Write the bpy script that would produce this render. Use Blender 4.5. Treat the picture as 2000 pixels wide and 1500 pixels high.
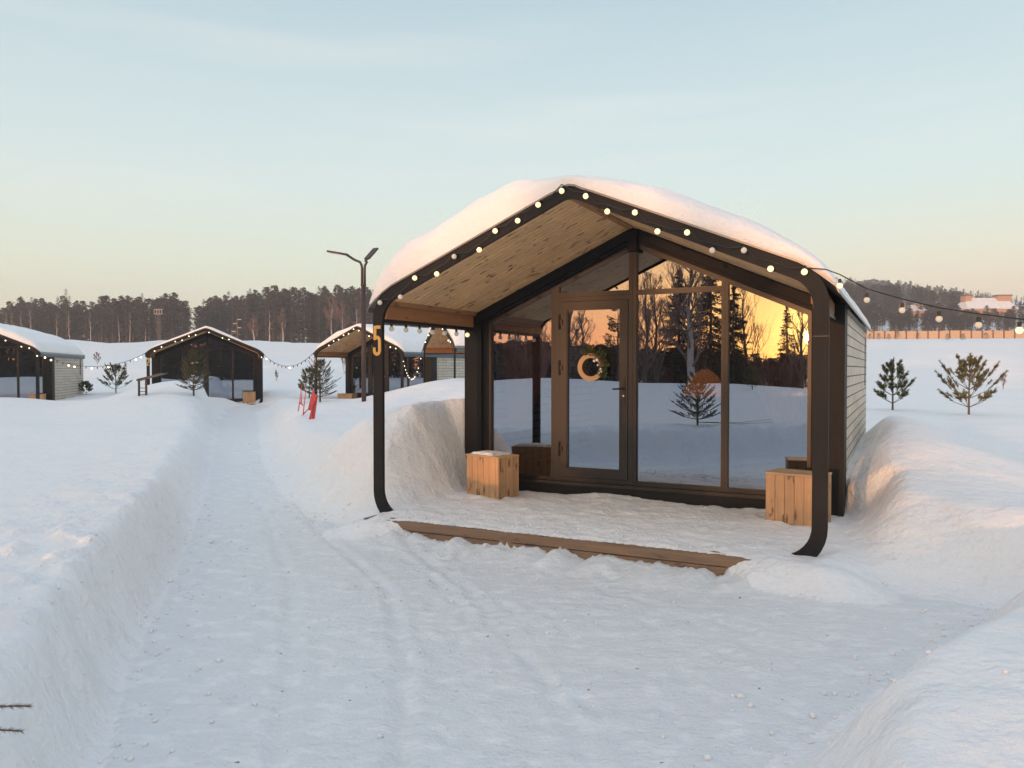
import bpy, math, random
import numpy as np
from mathutils import Vector, Matrix
for o in list(bpy.data.objects): bpy.data.objects.remove(o, do_unlink=True)
R = math.radians
sc = bpy.context.scene
# ------------------------------------------------------------------ camera
CZ = 1.72; FPX = 1500.0; HY = 721.0
cd = bpy.data.cameras.new('camera'); cam = bpy.data.objects.new('camera', cd)
sc.collection.objects.link(cam); sc.camera = cam
cd.sensor_width = 36; cd.lens = 36*FPX/2000; cd.clip_start = .05; cd.clip_end = 3000
cam.location = (0, 0, CZ); cam.rotation_euler = (R(90-1.1), 0, 0)
# ------------------------------------------------------------------ light
SUN = Vector((-.575, -.90, .0425)).normalized()
sl = bpy.data.lights.new('sun', 'SUN'); so = bpy.data.objects.new('sun', sl)
sc.collection.objects.link(so)
sl.energy = 2.9; sl.angle = R(.6); sl.color = (1, .46, .20)
so.rotation_euler = SUN.to_track_quat('Z', 'Y').to_euler()
so.location = (-40, -60, 30)
vs = sc.view_settings
vs.view_transform = 'Standard'; vs.look = 'None'; vs.exposure = .10; vs.gamma = 1; vs.use_curve_mapping = False

def lin(c):
    return tuple(((v/255)/12.92 if v/255 <= .04045 else ((v/255+.055)/1.055)**2.4) for v in c)
class NT:
    def __init__(s, tree): s.t = tree; s.n = tree.nodes; s.l = tree.links
    def new(s, typ, **kw):
        n = s.n.new(typ)
        for k, v in kw.items():
            if k == 'inp':
                for a, b in v.items():
                    if isinstance(b, bpy.types.NodeSocket): s.l.new(b, n.inputs[a])
                    else: n.inputs[a].default_value = b
            else: setattr(n, k, v)
        return n
    def math(s, op, a, b=0.0, clamp=False):
        return s.new('ShaderNodeMath', operation=op, use_clamp=clamp, inp={0: a, 1: b}).outputs[0]
    def mix(s, f, a, b, mode='MIX'):
        n = s.new('ShaderNodeMix', data_type='RGBA', blend_type=mode)
        for i, v in ((0, f), (6, a), (7, b)):
            if isinstance(v, bpy.types.NodeSocket): s.l.new(v, n.inputs[i])
            else: n.inputs[i].default_value = (*v, 1) if isinstance(v, tuple) and len(v) == 3 else v
        return n.outputs[2]
    def ramp(s, f, stops, interp='LINEAR'):
        n = s.new('ShaderNodeValToRGB', inp={0: f}); cr = n.color_ramp; cr.interpolation = interp
        while len(cr.elements) < len(stops): cr.elements.new(.5)
        for e, (p, c) in zip(cr.elements, stops):
            e.position = p; e.color = (*c, 1) if isinstance(c, tuple) else (c, c, c, 1)
        return n.outputs[0]
# ------------------------------------------------------------------ sky
w = bpy.data.worlds.new('World'); sc.world = w; w.use_nodes = True
T = NT(w.node_tree)
for n in list(T.n): T.n.remove(n)
tc = T.new('ShaderNodeTexCoord').outputs['Generated']
nrm = T.new('ShaderNodeVectorMath', operation='NORMALIZE', inp={0: tc}).outputs[0]
z = T.new('ShaderNodeSeparateXYZ', inp={0: nrm}).outputs[2]
dS = T.new('ShaderNodeVectorMath', operation='DOT_PRODUCT', inp={0: nrm, 1: tuple(SUN)}).outputs['Value']
zc = T.math('MAXIMUM', z, 0.0)
anti = T.ramp(zc, [(0, lin((226, 214, 190))), (.07, lin((226, 224, 203))), (.13, lin((219, 226, 209))), (.22, lin((205, 220, 218))),
                   (.33, lin((190, 208, 213))), (.45, lin((168, 192, 203))), (.65, lin((172, 192, 212))), (1, lin((188, 206, 230)))])
sunny = T.ramp(zc, [(0, lin((232, 132, 92))), (.04, lin((250, 150, 104))), (.09, lin((255, 172, 112))), (.17, lin((250, 196, 134))),
                    (.30, lin((215, 215, 195))), (.5, lin((236, 230, 222))), (1, lin((188, 206, 230)))])
f = T.new('ShaderNodeMapRange', interpolation_type='SMOOTHSTEP', inp={0: dS, 1: -.25, 2: .6}).outputs[0]
sunny = T.new('ShaderNodeVectorMath', operation='SCALE', inp={0: sunny, 3: T.math('ADD', 1.0, T.math('MULTIPLY', T.new('ShaderNodeMapRange', interpolation_type='SMOOTHSTEP', inp={0: zc, 1: .55, 2: .05}).outputs[0], .95))}).outputs[0]
base = T.mix(f, anti, sunny)
# pink band low opposite the sun
dA = T.math('MAXIMUM', T.math('MULTIPLY', dS, -1.0), 0.0)
pk = T.math('MULTIPLY', T.math('POWER', dA, 14.0), T.new('ShaderNodeMapRange', interpolation_type='SMOOTHSTEP', inp={0: zc, 1: .22, 2: .02}).outputs[0])
base = T.mix(T.math('MULTIPLY', pk, .9), base, lin((247, 216, 192)))
# thin high cloud streaks
mp = T.new('ShaderNodeMapping', inp={0: nrm, 2: (0, 0, .35), 3: (1.2, 1.6, 14)}).outputs[0]
cl = T.new('ShaderNodeTexNoise', inp={'Vector': mp, 'Scale': 1.6, 'Detail': 6.0, 'Roughness': .55}).outputs[0]
cf = T.math('MULTIPLY', T.new('ShaderNodeMapRange', inp={0: cl, 1: .5, 2: .75}).outputs[0], T.new('ShaderNodeMapRange', inp={0: zc, 1: .05, 2: .2}).outputs[0])
base = T.mix(T.math('MULTIPLY', cf, .22), base, lin((240, 232, 222)))
# glow round the sun
dP = T.math('MAXIMUM', dS, 0.0)
g1 = T.math('MULTIPLY', T.math('POWER', dP, 90.0), 1.0)
g2 = T.math('MULTIPLY', T.math('POWER', dP, 900.0), 2.2)
g3 = T.math('MULTIPLY', T.math('GREATER_THAN', dS, math.cos(R(.55))), 45.0)
glow = T.new('ShaderNodeVectorMath', operation='SCALE', inp={0: (1.0, .72, .12), 3: g1}).outputs[0]
glow2 = T.new('ShaderNodeVectorMath', operation='SCALE', inp={0: (1.0, .62, .14), 3: T.math('ADD', g2, g3)}).outputs[0]
tot = T.new('ShaderNodeVectorMath', operation='ADD', inp={0: base, 1: T.new('ShaderNodeVectorMath', operation='ADD', inp={0: glow, 1: glow2}).outputs[0]}).outputs[0]
sky = T.new('ShaderNodeTexSky', sky_type='NISHITA', sun_disc=False, sun_elevation=R(2.5), sun_rotation=math.atan2(SUN.x, SUN.y))
bg1 = T.new('ShaderNodeBackground', inp={0: tot, 1: 1.08})
bg2 = T.new('ShaderNodeBackground', inp={0: sky.outputs[0], 1: .05})
ad = T.new('ShaderNodeAddShader', inp={0: bg1.outputs[0], 1: bg2.outputs[0]})
T.new('ShaderNodeOutputWorld', inp={0: ad.outputs[0]})
w.cycles.sampling_method = 'MANUAL'; w.cycles.sample_map_resolution = 1024
# ------------------------------------------------------------------ helpers
rnd = random.Random(7)
COL = sc.collection
def tag(o, label=None, cat=None, group=None, kind=None):
    if label: o['label'] = label
    if cat: o['category'] = cat
    if group: o['group'] = group
    if kind: o['kind'] = kind
    return o
def empty(name, loc, rz=0, label=None, cat=None, group=None):
    o = bpy.data.objects.new(name, None); COL.objects.link(o); o.empty_display_size = .2
    o.location = loc; o.rotation_euler = (0, 0, rz)
    return tag(o, label, cat, group)
def copy_tree(o, parent=None):
    c = o.copy(); COL.objects.link(c); c.parent = parent
    for ch in o.children: copy_tree(ch, c)
    return c
class MB:
    def __init__(s): s.v = []; s.f = []; s.m = []
    def add(s, vs, fs, mi=0):
        n = len(s.v); s.v += [tuple(p) for p in vs]
        s.f += [tuple(i+n for i in q) for q in fs]; s.m += [mi]*len(fs); return s
    def box(s, x0, x1, y0, y1, z0, z1, mi=0, M=None):
        vs = [Vector((x, y, z)) for z in (z0, z1) for y in (y0, y1) for x in (x0, x1)]
        if M is not None: vs = [M @ p for p in vs]
        return s.add(vs, [(0, 2, 3, 1), (4, 5, 7, 6), (0, 1, 5, 4), (2, 6, 7, 3), (0, 4, 6, 2), (1, 3, 7, 5)], mi)
    def prism(s, poly, y0, y1, mi=0):           # poly in (x,z), extruded along y
        n = len(poly)
        vs = [(x, y0, z) for x, z in poly] + [(x, y1, z) for x, z in poly]
        fs = [tuple(range(n)), tuple(range(2*n-1, n-1, -1))]+[(i, i+n, (i+1) % n+n, (i+1) % n) for i in range(n)]
        return s.add(vs, fs, mi)
    def tube(s, pts, r, n=6, mi=0, cap=True):
        pts = [Vector(p) for p in pts]; m = len(pts)
        rr = r if isinstance(r, (list, tuple)) else [r]*m
        vs = []; fs = []
        up = Vector((0, 0, 1)); prev = None
        for i, p in enumerate(pts):
            d = (pts[min(i+1, m-1)]-pts[max(i-1, 0)])
            if d.length < 1e-9: d = Vector((0, 0, 1))
            d.normalize()
            a = prev if prev is not None else (up if abs(d.z) < .9 else Vector((1, 0, 0)))
            a = (a-d*a.dot(d))
            if a.length < 1e-6: a = d.orthogonal()
            a.normalize(); prev = a; b = d.cross(a)
            for k in range(n):
                t = 2*math.pi*k/n; vs.append(p+(a*math.cos(t)+b*math.sin(t))*rr[i])
        for i in range(m-1):
            for k in range(n):
                k2 = (k+1) % n; fs.append((i*n+k, i*n+k2, (i+1)*n+k2, (i+1)*n+k))
        if cap: fs += [tuple(range(n-1, -1, -1)), tuple((m-1)*n+k for k in range(n))]
        return s.add(vs, fs, mi)
    def sphere(s, c, r, nu=10, nv=6, mi=0, sz=1.0):
        vs = [(c[0], c[1], c[2]+r*sz)]
        for j in range(1, nv):
            a = math.pi*j/nv
            for i in range(nu):
                b = 2*math.pi*i/nu
                vs.append((c[0]+r*math.sin(a)*math.cos(b), c[1]+r*math.sin(a)*math.sin(b), c[2]+r*sz*math.cos(a)))
        vs.append((c[0], c[1], c[2]-r*sz)); e = len(vs)-1; fs = []
        for i in range(nu):
            k = (i+1) % nu
            fs.append((0, 1+i, 1+k)); fs.append((e, e-nu+k, e-nu+i))
            for j in range(nv-2):
                fs.append((1+j*nu+i, 1+(j+1)*nu+i, 1+(j+1)*nu+k, 1+j*nu+k))
        return s.add(vs, fs, mi)
    def build(s, name, mats, parent=None, smooth=False, bevel=0, loc=None):
        me = bpy.data.meshes.new(name); me.from_pydata(s.v, [], s.f); 
        for m in (mats if isinstance(mats, (list, tuple)) else [mats]): me.materials.append(m)
        me.polygons.foreach_set('material_index', s.m)
        if smooth: me.polygons.foreach_set('use_smooth', [True]*len(s.f))
        me.update()
        o = bpy.data.objects.new(name, me); COL.objects.link(o)
        if parent: o.parent = parent
        if loc: o.location = loc
        if bevel:
            b = o.modifiers.new('b', 'BEVEL'); b.width = bevel; b.segments = 2; b.limit_method = 'ANGLE'; b.angle_limit = R(40)
        return o
# ---- numpy noise
def hsh(i, j, s):
    n = (i.astype(np.int64)*374761393+j.astype(np.int64)*668265263+s*982451653) & 0x7fffffff
    n = ((n ^ (n >> 13))*1274126177) & 0x7fffffff
    return ((n ^ (n >> 16)) & 0xffff)/65535.0
def vn(x, y, s=0):
    i = np.floor(x); j = np.floor(y); fx = x-i; fy = y-j
    fx = fx*fx*fx*(fx*(fx*6-15)+10); fy = fy*fy*fy*(fy*(fy*6-15)+10)
    a = hsh(i, j, s); b = hsh(i+1, j, s); c = hsh(i, j+1, s); d = hsh(i+1, j+1, s)
    return (a*(1-fx)+b*fx)*(1-fy)+(c*(1-fx)+d*fx)*fy*1.0
def fbm(x, y, s=0, o=3):
    t = 0; a = .5
    for k in range(o):
        c, sn = math.cos(.6*k+.3), math.sin(.6*k+.3)
        t = t+a*(vn((x*c-y*sn)*2**k+17.3*k, (x*sn+y*c)*2**k-9.1*k, s+k)*2-1); a *= .5
    return t
def ss(t):
    t = np.clip(t, 0, 1); return t*t*(3-2*t)
# ------------------------------------------------------------------ terrain
PATH = [(-.6, -9), (-.75, 0), (-1.3, 2), (-1.77, 3.3), (-2.23, 4.46), (-2.69, 6), (-3.29, 7.84), (-4.3, 10.8), (-6.25, 16), (-8.9, 23), (-11.3, 30.5), (-11.0, 33),
        (-8.9, 32), (-9.7, 29.5), (-7.8, 23.7), (-4.72, 14.4), (-2.95, 10), (-2.2, 8.7), (-1.5, 8.05), (.4, 7.25), (2.0, 6.5), (2.7, 5.98), (3.3, 5.62), (3.6, 5.3), (3.2, 5.15),
        (2.02, 4.12), (1.0, 3.2), (.62, 2.2), (.55, 1), (.75, -2), (.9, -9)]
TH = R(26.9); CT, ST = math.cos(TH), math.sin(TH)
CX, CY = -1.502, 8.307
def to_local(X, Y, x0=CX, y0=CY, th=TH):
    c, s = math.cos(th), math.sin(th); a = X-x0; b = Y-y0
    return a*c-b*s, a*s+b*c
def loc2w(lx, ly, lz=0, x0=CX, y0=CY, th=TH):
    c, s = math.cos(th), math.sin(th)
    return Vector((x0+lx*c+ly*s, y0-lx*s+ly*c, lz))
def sdist(X, Y, poly):
    d = np.full(X.shape, 1e9); ins = np.zeros(X.shape, bool)
    n = len(poly)
    for i in range(n):
        x1, y1 = poly[i]; x2, y2 = poly[(i+1) % n]
        ex, ey = x2-x1, y2-y1
        t = np.clip(((X-x1)*ex+(Y-y1)*ey)/(ex*ex+ey*ey), 0, 1)
        d = np.minimum(d, np.hypot(X-x1-t*ex, Y-y1-t*ey))
        c = ((y1 > Y) != (y2 > Y)) & (X < ex*(Y-y1)/(ey if ey else 1e-9)+x1)
        ins ^= c
    return np.where(ins, d, -d)
def gs(X, Y, x, y, sx, sy, rot, h):
    c, s = math.cos(rot), math.sin(rot); a = (X-x)*c+(Y-y)*s; b = -(X-x)*s+(Y-y)*c
    return h*np.exp(-(a/sx)**2-(b/sy)**2)
CABINS = [(-22.64, 28.30, -.317), (-15.1, 31.74, -.341), (-8.27, 32.14, .496), (-3.3, 28.6, 1.24)]
_pr = random.Random(12); PRINTS = []
for (ax1, ay1, bx1, by1, n_) in ((-.2, 1.8, -.6, 7.4, 20), (-.6, 7.4, -2.8, 9.4, 8), (-1.0, 2.5, -3.6, 10.5, 24), (-3.6, 10.5, -7.6, 20, 22), (1.7, 4.2, .2, 7.0, 9), (.8, 3.6, -1.2, 7.6, 14)):
    for k_ in range(n_):
        t_ = (k_+.5)/n_; hd_ = math.atan2(by1-ay1, bx1-ax1); o_ = .13*(1 if k_ % 2 else -1)+_pr.gauss(0, .07)
        PRINTS.append((ax1+(bx1-ax1)*t_-math.sin(hd_)*o_, ay1+(by1-ay1)*t_+math.cos(hd_)*o_, hd_+_pr.uniform(-.25, .25), _pr.uniform(.008, .02)))
for k_ in range(30): PRINTS.append((_pr.uniform(-1.6, 2.2), _pr.uniform(4, 7), _pr.uniform(0, 6.3), _pr.uniform(.006, .016)))
def terrain(X, Y):
    X = np.asarray(X, float); Y = np.asarray(Y, float)
    Y = np.where(np.abs(Y) < 1e-6, 1e-6, Y)
    wob = fbm(X*.9, Y*.9, 3, 3)
    sd = sdist(X, Y, PATH)
    lx, ly = to_local(X, Y)
    # large scale ground
    pz = .54+.05*fbm(X*.35, Y*.35, 11, 3)+.10*fbm(X*.09, Y*.09, 12, 2)
    side = np.clip(X/np.maximum(np.abs(Y), 5), -1, 1)
    rise = .043+.010*ss((side-.2)/.3)
    pz = pz+np.clip(Y-34+6*ss((side-.2)/.3), 0, None)*rise*ss((Y-30)/30)
    pz = pz-np.clip(Y-405, 0, None)*.2*ss((side-.12)/.25)+np.clip(Y-200, 0, None)*.085*ss((side-.12)/.25)+np.clip(Y-30, 0, 60)*.012*fbm(X*.06, Y*.06, 15, 3)
    pz = pz+ss((Y-70)/30)*ss((160-Y)/40)*(1.2*np.abs(fbm(X*.075, Y*.045, 16, 3))*ss((.3-side)/.15))
    nb_ = 9*fbm(X*.05, Y*0+2.2, 19, 3)
    pz = pz+ss((.3-side)/.15)*(1.5*ss((Y-88-nb_)/7)-1.2*ss((Y-110)/50)+.5*ss((Y-52-nb_)/4)*ss((75-Y)/20))
    pz = pz+ss((side-.25)/.15)*(.8*ss((Y-40-nb_*.5)/14)-.8*ss((Y-70)/60))*1.0
    pz = pz+ss((Y-36)/8)*ss((66-Y)/20)*1.1*np.clip(fbm(X*.16, Y*.14, 17, 2)+.05, 0, 1)
    pz = pz+ss((side-.25)/.15)*(.5*ss((Y-66)/16)-.5*ss((Y-120)/60))
    pz = pz+ss((Y-10)/6)*ss((34-Y)/6)*.22*fbm(X*.3, Y*.22, 18, 2)
    pz = pz+ss(-(Y+8)/25)*-.55+np.clip(-Y-75, 0, None)*.02
    # drifts and heaps
    pz = pz+gs(X, Y, -10.7, 24.8, 2.1, 5.0, .36, .80)+gs(X, Y, -17, 26, 5, 2.0, .1, .18)
    pz = pz+gs(X, Y, -1.6, 23.5, 2.6, 2.6, 0, .75)+gs(X, Y, -3.6, 12.5, 2.0, 2.4, .4, .18)
    pz = pz+gs(X, Y, -2.1, 9.6, .75, 1.6, -.45, .18)
    pz = pz+gs(X, Y, -7, -6, 5, 4, .3, .35)+gs(X, Y, -14, -14, 8, 5, .6, .5)+gs(X, Y, -26, -12, 9, 6, .3, .7)
    pz = pz+gs(X, Y, 5.1, 8.3, 1.0, .65, -.3, .10)+gs(X, Y, 4.4, 3.7, 1.6, 1.3, .3, .14)+gs(X, Y, 2.9, 2.4, 1.3, 1.0, 0, .14)
    # heap against the left wall of the near cabin and ridge along its right wall
    ml = ss((ly-.1)/1.5)*ss((8.5-ly)/3)
    pz = pz+ml*.74*np.exp(-np.clip(-lx, 0, None)**2/1.6)*ss((2.3-lx)/1)
    rr = lx-5.05-.06*np.sin(ly*2)
    pz = pz+ss((ly-.6)/3.6)*ss((8.8-ly)/3)*.46*np.exp(-(np.clip(rr, 0, None)/.9)**2-(np.clip(-rr, 0, None)/.38)**2)*ss((lx-2.3)/1)
    pz = pz-.28*ss((lx-4.2)/.3)*ss((5.1-lx)/.5)*ss((ly-.2)/1)*ss((3.4-ly)/2)
    # bank to path
    bw = np.where(X < -1+.0*Y, .44, 1.2)
    rb = (Y > 7.4) & (sd < 0) & (lx < 1.5) & (X > -4.3*Y/10.8+.8-.0*X-.9)
    bw = np.where(rb, .95, bw)
    bw = np.where((X > .3) & (Y < 5.3), .6, bw)
    bw = bw*(1+.25*wob)
    pth = .008*np.clip(Y-9, 0, None)+.02*fbm(X*.7, Y*.7, 21, 2)
    out = np.clip(-sd+.05*fbm(X*3, Y*3, 23, 2), 0, None)
    t = ss(out/bw)
    z = pth+(pz-pth)*t
    near = np.clip(1-np.hypot(X-0, Y-5)/16, 0, 1)
    face = 4*t*(1-t)
    z = z+face*(.14*fbm(X*2.6, Y*2.6, 31, 3)+.06*fbm(X*9, Y*9, 32, 3))*near**.5*np.where(X < .3, 1, .25)*np.where(rb | (lx > -1.6), .3, 1)
    rough_ = ss((.2-X)/1.0)*ss((1.9+sd)/.8)
    z = z+t*near*(.03*fbm(X*2.1, Y*2.1, 33, 3)+rough_*(.10*np.maximum(fbm(X*5, Y*5, 35, 3), -.08)+.03*fbm(X*15, Y*15, 34, 2)))
    # trampled path surface: streaks, boot marks, tyre tracks
    pin = (1-t)
    ux = X*CT-Y*ST; uy = X*ST+Y*CT
    z = z+pin*near*(.009*fbm(ux*2.6+wob, uy*3.9+1.3*wob, 41, 3)+.009*fbm(X*10, Y*10, 42, 3)*ss((fbm(X*1.1, Y*1.1, 44, 2)+.35)/.4)+.022*np.maximum(fbm(X*6, Y*5, 43, 3)-.2, 0))
    # one pair of narrow tracks running along the path
    cx = np.interp(Y, [0, 3.3, 4.46, 6, 7.84, 10.8, 16, 23, 30], [-.35, -.75, -.95, -1.35, -2.2, -3.35, -5.2, -7.9, -10.4])
    for off, dep in ((-.32, .014), (.32, .016), (1.05, .010)):
        dd = X-(cx+off*np.interp(Y, [0, 6, 12, 30], [1, 1, .8, .7])+.05*np.sin(Y*1.1+off*4))
        z = z-pin*dep*np.exp(-(dd/.045)**2)+pin*dep*.6*np.exp(-((np.abs(dd)-.09)/.03)**2)
    for fx, fy, fa, fd in PRINTS:          # boot prints
        dx_ = X-fx; dy_ = Y-fy; c_, s_ = math.cos(fa), math.sin(fa)
        if X.size < 4:
            if abs(float(dx_.ravel()[0])) > .4 or abs(float(dy_.ravel()[0])) > .4: continue
        a_ = (dx_*c_+dy_*s_)/.14; b_ = (-dx_*s_+dy_*c_)/.055; q_ = a_*a_+b_*b_
        z = z-fd*pin*np.exp(-q_*q_)+fd*.5*pin*np.exp(-((np.sqrt(q_)-1.35)/.25)**2)
    z = z+(.065+.06*fbm(lx*5, ly*0+7.7, 56, 3)+.03*fbm(lx*17, ly*6, 57, 2))*ss((ly+.95)/.5)*ss((-.335-ly)/.01)*ss((lx-.1)/.4)*ss((4.4-lx)/.4)
    # deck of the near cabin
    edge = .05*fbm(lx*2.2, ly*0+3.3, 51, 3)+.03*fbm(lx*9, ly*0+1.3, 52, 2)
    zd = .195+.022*fbm(lx*2.5, ly*6, 53, 3)+.026*fbm(lx*8, ly*10, 54, 3)-.012*ss((ly-1.3)/.5)
    zd = zd+.055*np.exp(-((lx-2.0)/.45)**2-((ly-1.85)/.25)**2)-.03*np.exp(-((lx-.85)/.16)**2-((ly-.02)/.1)**2)
    l0 = -.42+.38*ss((ly-1.9)/.15); lw = .72*(1-.85*ss((ly-1.9)/.15))
    r1 = 5.2-.6*ss((ly-1.95)/.3); rw = .65*(1-.9*ss((ly-1.95)/.3))
    ends = np.maximum(ss((.75-lx)/.45), ss((lx-3.75)/.4))
    y0 = -.325+edge*.6-.42*ends; yw = .035+.40*ends
    m = ss((lx-l0)/lw)*ss((r1-lx)/rw)*ss((ly-y0)/yw)*(ly < 2.35)
    z = z*(1-m)+zd*m
    ins = (lx > .06) & (lx < 4.51) & (ly > 2.12) & (ly < 7.8)
    z = np.where(ins, -.05, z)
    # clear the porches of the far cabins
    for x0, y0c, th in CABINS:
        a, b = to_local(X, Y, x0, y0c, th)
        mm = ss((a+.2)/.5)*ss((4.8-a)/.5)*ss((b+.9)/.9)*ss((2.25-b)/.2)
        z = z*(1-mm)+(.22+.02*Y*0)*mm
        ins = (a > .1) & (a < 4.47) & (b > 2.12) & (b < 7.8)
        z = np.where(ins, -.05, z)
    a, b = to_local(X, Y, *CABINS[1])
    return z, (sd > .02) & ~((m > .05)) & ~((a > -1) & (a < 5.5) & (b > -.9))
def zt(x, y): return float(terrain(np.array([x]), np.array([y]))[0][0])
def axis(a, b, step, lo, hi, g=1.033):
    mid = list(np.arange(a, b, step)); l = []; s = step; p = a
    while p > lo: s *= g; p -= s; l.append(p)
    r = []; s = step; p = mid[-1]
    while p < hi: s *= g; p += s; r.append(p)
    return np.array(l[::-1]+mid+r)
# ------------------------------------------------------------------ materials
def mat(name):
    m = bpy.data.materials.new(name); m.use_nodes = True; t = NT(m.node_tree)
    b = t.n['Principled BSDF']; t.out = t.n['Material Output']; return m, t, b
def simple(name, col, rough=.6, metal=0, var=.15, scale=8, bump=.0, spec=.5):
    m, t, b = mat(name)
    co = t.new('ShaderNodeTexCoord').outputs['Object']
    n = t.new('ShaderNodeTexNoise', inp={'Vector': co, 'Scale': scale, 'Detail': 5.0}).outputs[0]
    c = t.mix(n, tuple(v*(1-var) for v in col), tuple(min(1, v*(1+var)) for v in col))
    t.l.new(c, b.inputs['Base Color']); b.inputs['Roughness'].default_value = rough; b.inputs['Metallic'].default_value = metal
    b.inputs['Specular IOR Level'].default_value = spec
    if bump:
        bm = t.new('ShaderNodeBump', inp={'Strength': bump, 'Distance': .02, 'Height': n}); t.l.new(bm.outputs[0], b.inputs['Normal'])
    return m
def snow_mat(name, col, bumps, rough=.55, streak=False):
    m, t, b = mat(name)
    co = t.new('ShaderNodeTexCoord').outputs['Object']
    n0 = t.new('ShaderNodeTexNoise', inp={'Vector': co, 'Scale': .7, 'Detail': 4.0}).outputs[0]
    c = t.mix(n0, tuple(v*.96 for v in col), col)
    if streak:
        n9 = t.new('ShaderNodeTexNoise', inp={'Vector': t.new('ShaderNodeMapping', inp={0: co, 2: (0, 0, TH), 3: (1.5, 2.2, 1)}).outputs[0], 'Scale': 3.4, 'Distortion': .15, 'Detail': 9.0, 'Roughness': .65}).outputs[0]
        c = t.mix(t.new('ShaderNodeMapRange', inp={0: n9, 1: .5, 2: .66}).outputs[0], tuple(v*.97 for v in col), (.88, .89, .89))
        sp = t.new('ShaderNodeTexNoise', inp={'Vector': co, 'Scale': 16.0, 'Detail': 2.0}).outputs[0]
        c = t.mix(t.new('ShaderNodeMapRange', inp={0: sp, 1: .745, 2: .76}).outputs[0], c, (.28, .24, .2))
    t.l.new(c, b.inputs['Base Color']); b.inputs['Roughness'].default_value = rough
    b.inputs['Specular IOR Level'].default_value = .3
    b.inputs['Subsurface Weight'].default_value = .25; b.inputs['Subsurface Radius'].default_value = (.05, .07, .1); b.inputs['Subsurface Scale'].default_value = .4
    h = None
    for sx, st, amp in bumps:
        v = co if st == 1 else t.new('ShaderNodeMapping', inp={0: co, 2: (0, 0, TH), 3: (1, st, 1)}).outputs[0]
        n = t.new('ShaderNodeTexNoise', inp={'Vector': v, 'Scale': sx, 'Detail': 6.0, 'Roughness': .6}).outputs[0]
        n = t.math('MULTIPLY', n, amp); h = n if h is None else t.math('ADD', h, n)
    bm = t.new('ShaderNodeBump', inp={'Strength': 1.0, 'Distance': 1.0, 'Height': h}); t.l.new(bm.outputs[0], b.inputs['Normal'])
    return m
def plank_mat(name, col, dark, ax_plank, ax_grain, pw, rough=.65, knots=.5, gap=.04, scale=1.0, frame=None):
    m, t, b = mat(name)
    co = t.new('ShaderNodeTexCoord').outputs['Object']
    sp = t.new('ShaderNodeSeparateXYZ', inp={0: co})
    p = t.math('DIVIDE', sp.outputs[ax_plank], pw); idx = t.math('FLOOR', p); fr = t.math('FRACT', p)
    wn = t.new('ShaderNodeTexWhiteNoise', noise_dimensions='1D', inp={'W': idx}).outputs['Value']
    scv = [22.0, 22.0, 22.0]; scv[ax_grain] = 1.3
    off = t.new('ShaderNodeCombineXYZ', inp={ax_grain: t.math('MULTIPLY', wn, 37.0)}).outputs[0]
    v = t.new('ShaderNodeVectorMath', operation='ADD', inp={0: co, 1: off}).outputs[0]
    gr = t.new('ShaderNodeTexNoise', inp={'Vector': t.new('ShaderNodeMapping', inp={0: v, 3: tuple(scv)}).outputs[0], 'Scale': 1.6*scale, 'Detail': 5.0, 'Distortion': .6}).outputs[0]
    kv = [8.0, 8.0, 8.0]; kv[ax_grain] = 2.6
    kn = t.new('ShaderNodeTexNoise', inp={'Vector': t.new('ShaderNodeMapping', inp={0: v, 3: tuple(kv)}).outputs[0], 'Scale': 1.5*scale, 'Detail': 2.0}).outputs[0]
    k = t.new('ShaderNodeMapRange', inp={0: kn, 1: .62, 2: .67}).outputs[0]
    c = t.mix(t.new('ShaderNodeMapRange', inp={0: gr, 1: .3, 2: .7}).outputs[0], dark, col)
    c = t.mix(t.math('MULTIPLY', wn, .4), c, tuple(v*.62 for v in col))
    c = t.mix(t.math('MULTIPLY', k, knots), c, tuple(v*.28 for v in dark))
    g = t.math('LESS_THAN', t.math('MINIMUM', fr, t.math('SUBTRACT', 1.0, fr)), gap)
    c = t.mix(t.math('MULTIPLY', g, .85), c, tuple(v*.18 for v in dark))
    st_ = t.new('ShaderNodeTexNoise', inp={'Vector': co, 'Scale': 2.7, 'Detail': 6.0, 'Roughness': .65}).outputs[0]
    c = t.mix(t.new('ShaderNodeMapRange', inp={0: st_, 1: .42, 2: .72, 3: 0.0, 4: .42}).outputs[0], c, tuple(.35*v+.06 for v in dark))
    t.l.new(c, b.inputs['Base Color']); b.inputs['Roughness'].default_value = rough
    h = t.math('SUBTRACT', t.math('MULTIPLY', gr, .3), g)
    bm = t.new('ShaderNodeBump', inp={'Strength': .35, 'Distance': .006, 'Height': h}); t.l.new(bm.outputs[0], b.inputs['Normal'])
    return m
M = {}
M['snow'] = snow_mat('snow', (.88, .88, .885), [(.35, 1, .30), (1.2, 1, .10), (7, 1, .03), (30, 1, .012)])
M['path'] = snow_mat('packed_snow', (.80, .815, .825), [(3, 2, .03), (14, 1, .016), (45, 1, .010)], rough=.42, streak=True)
M['roofsnow'] = snow_mat('roof_snow', (.88, .88, .89), [(1.3, 1, .10), (5.0, 1, .03), (18, 1, .006)])
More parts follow.
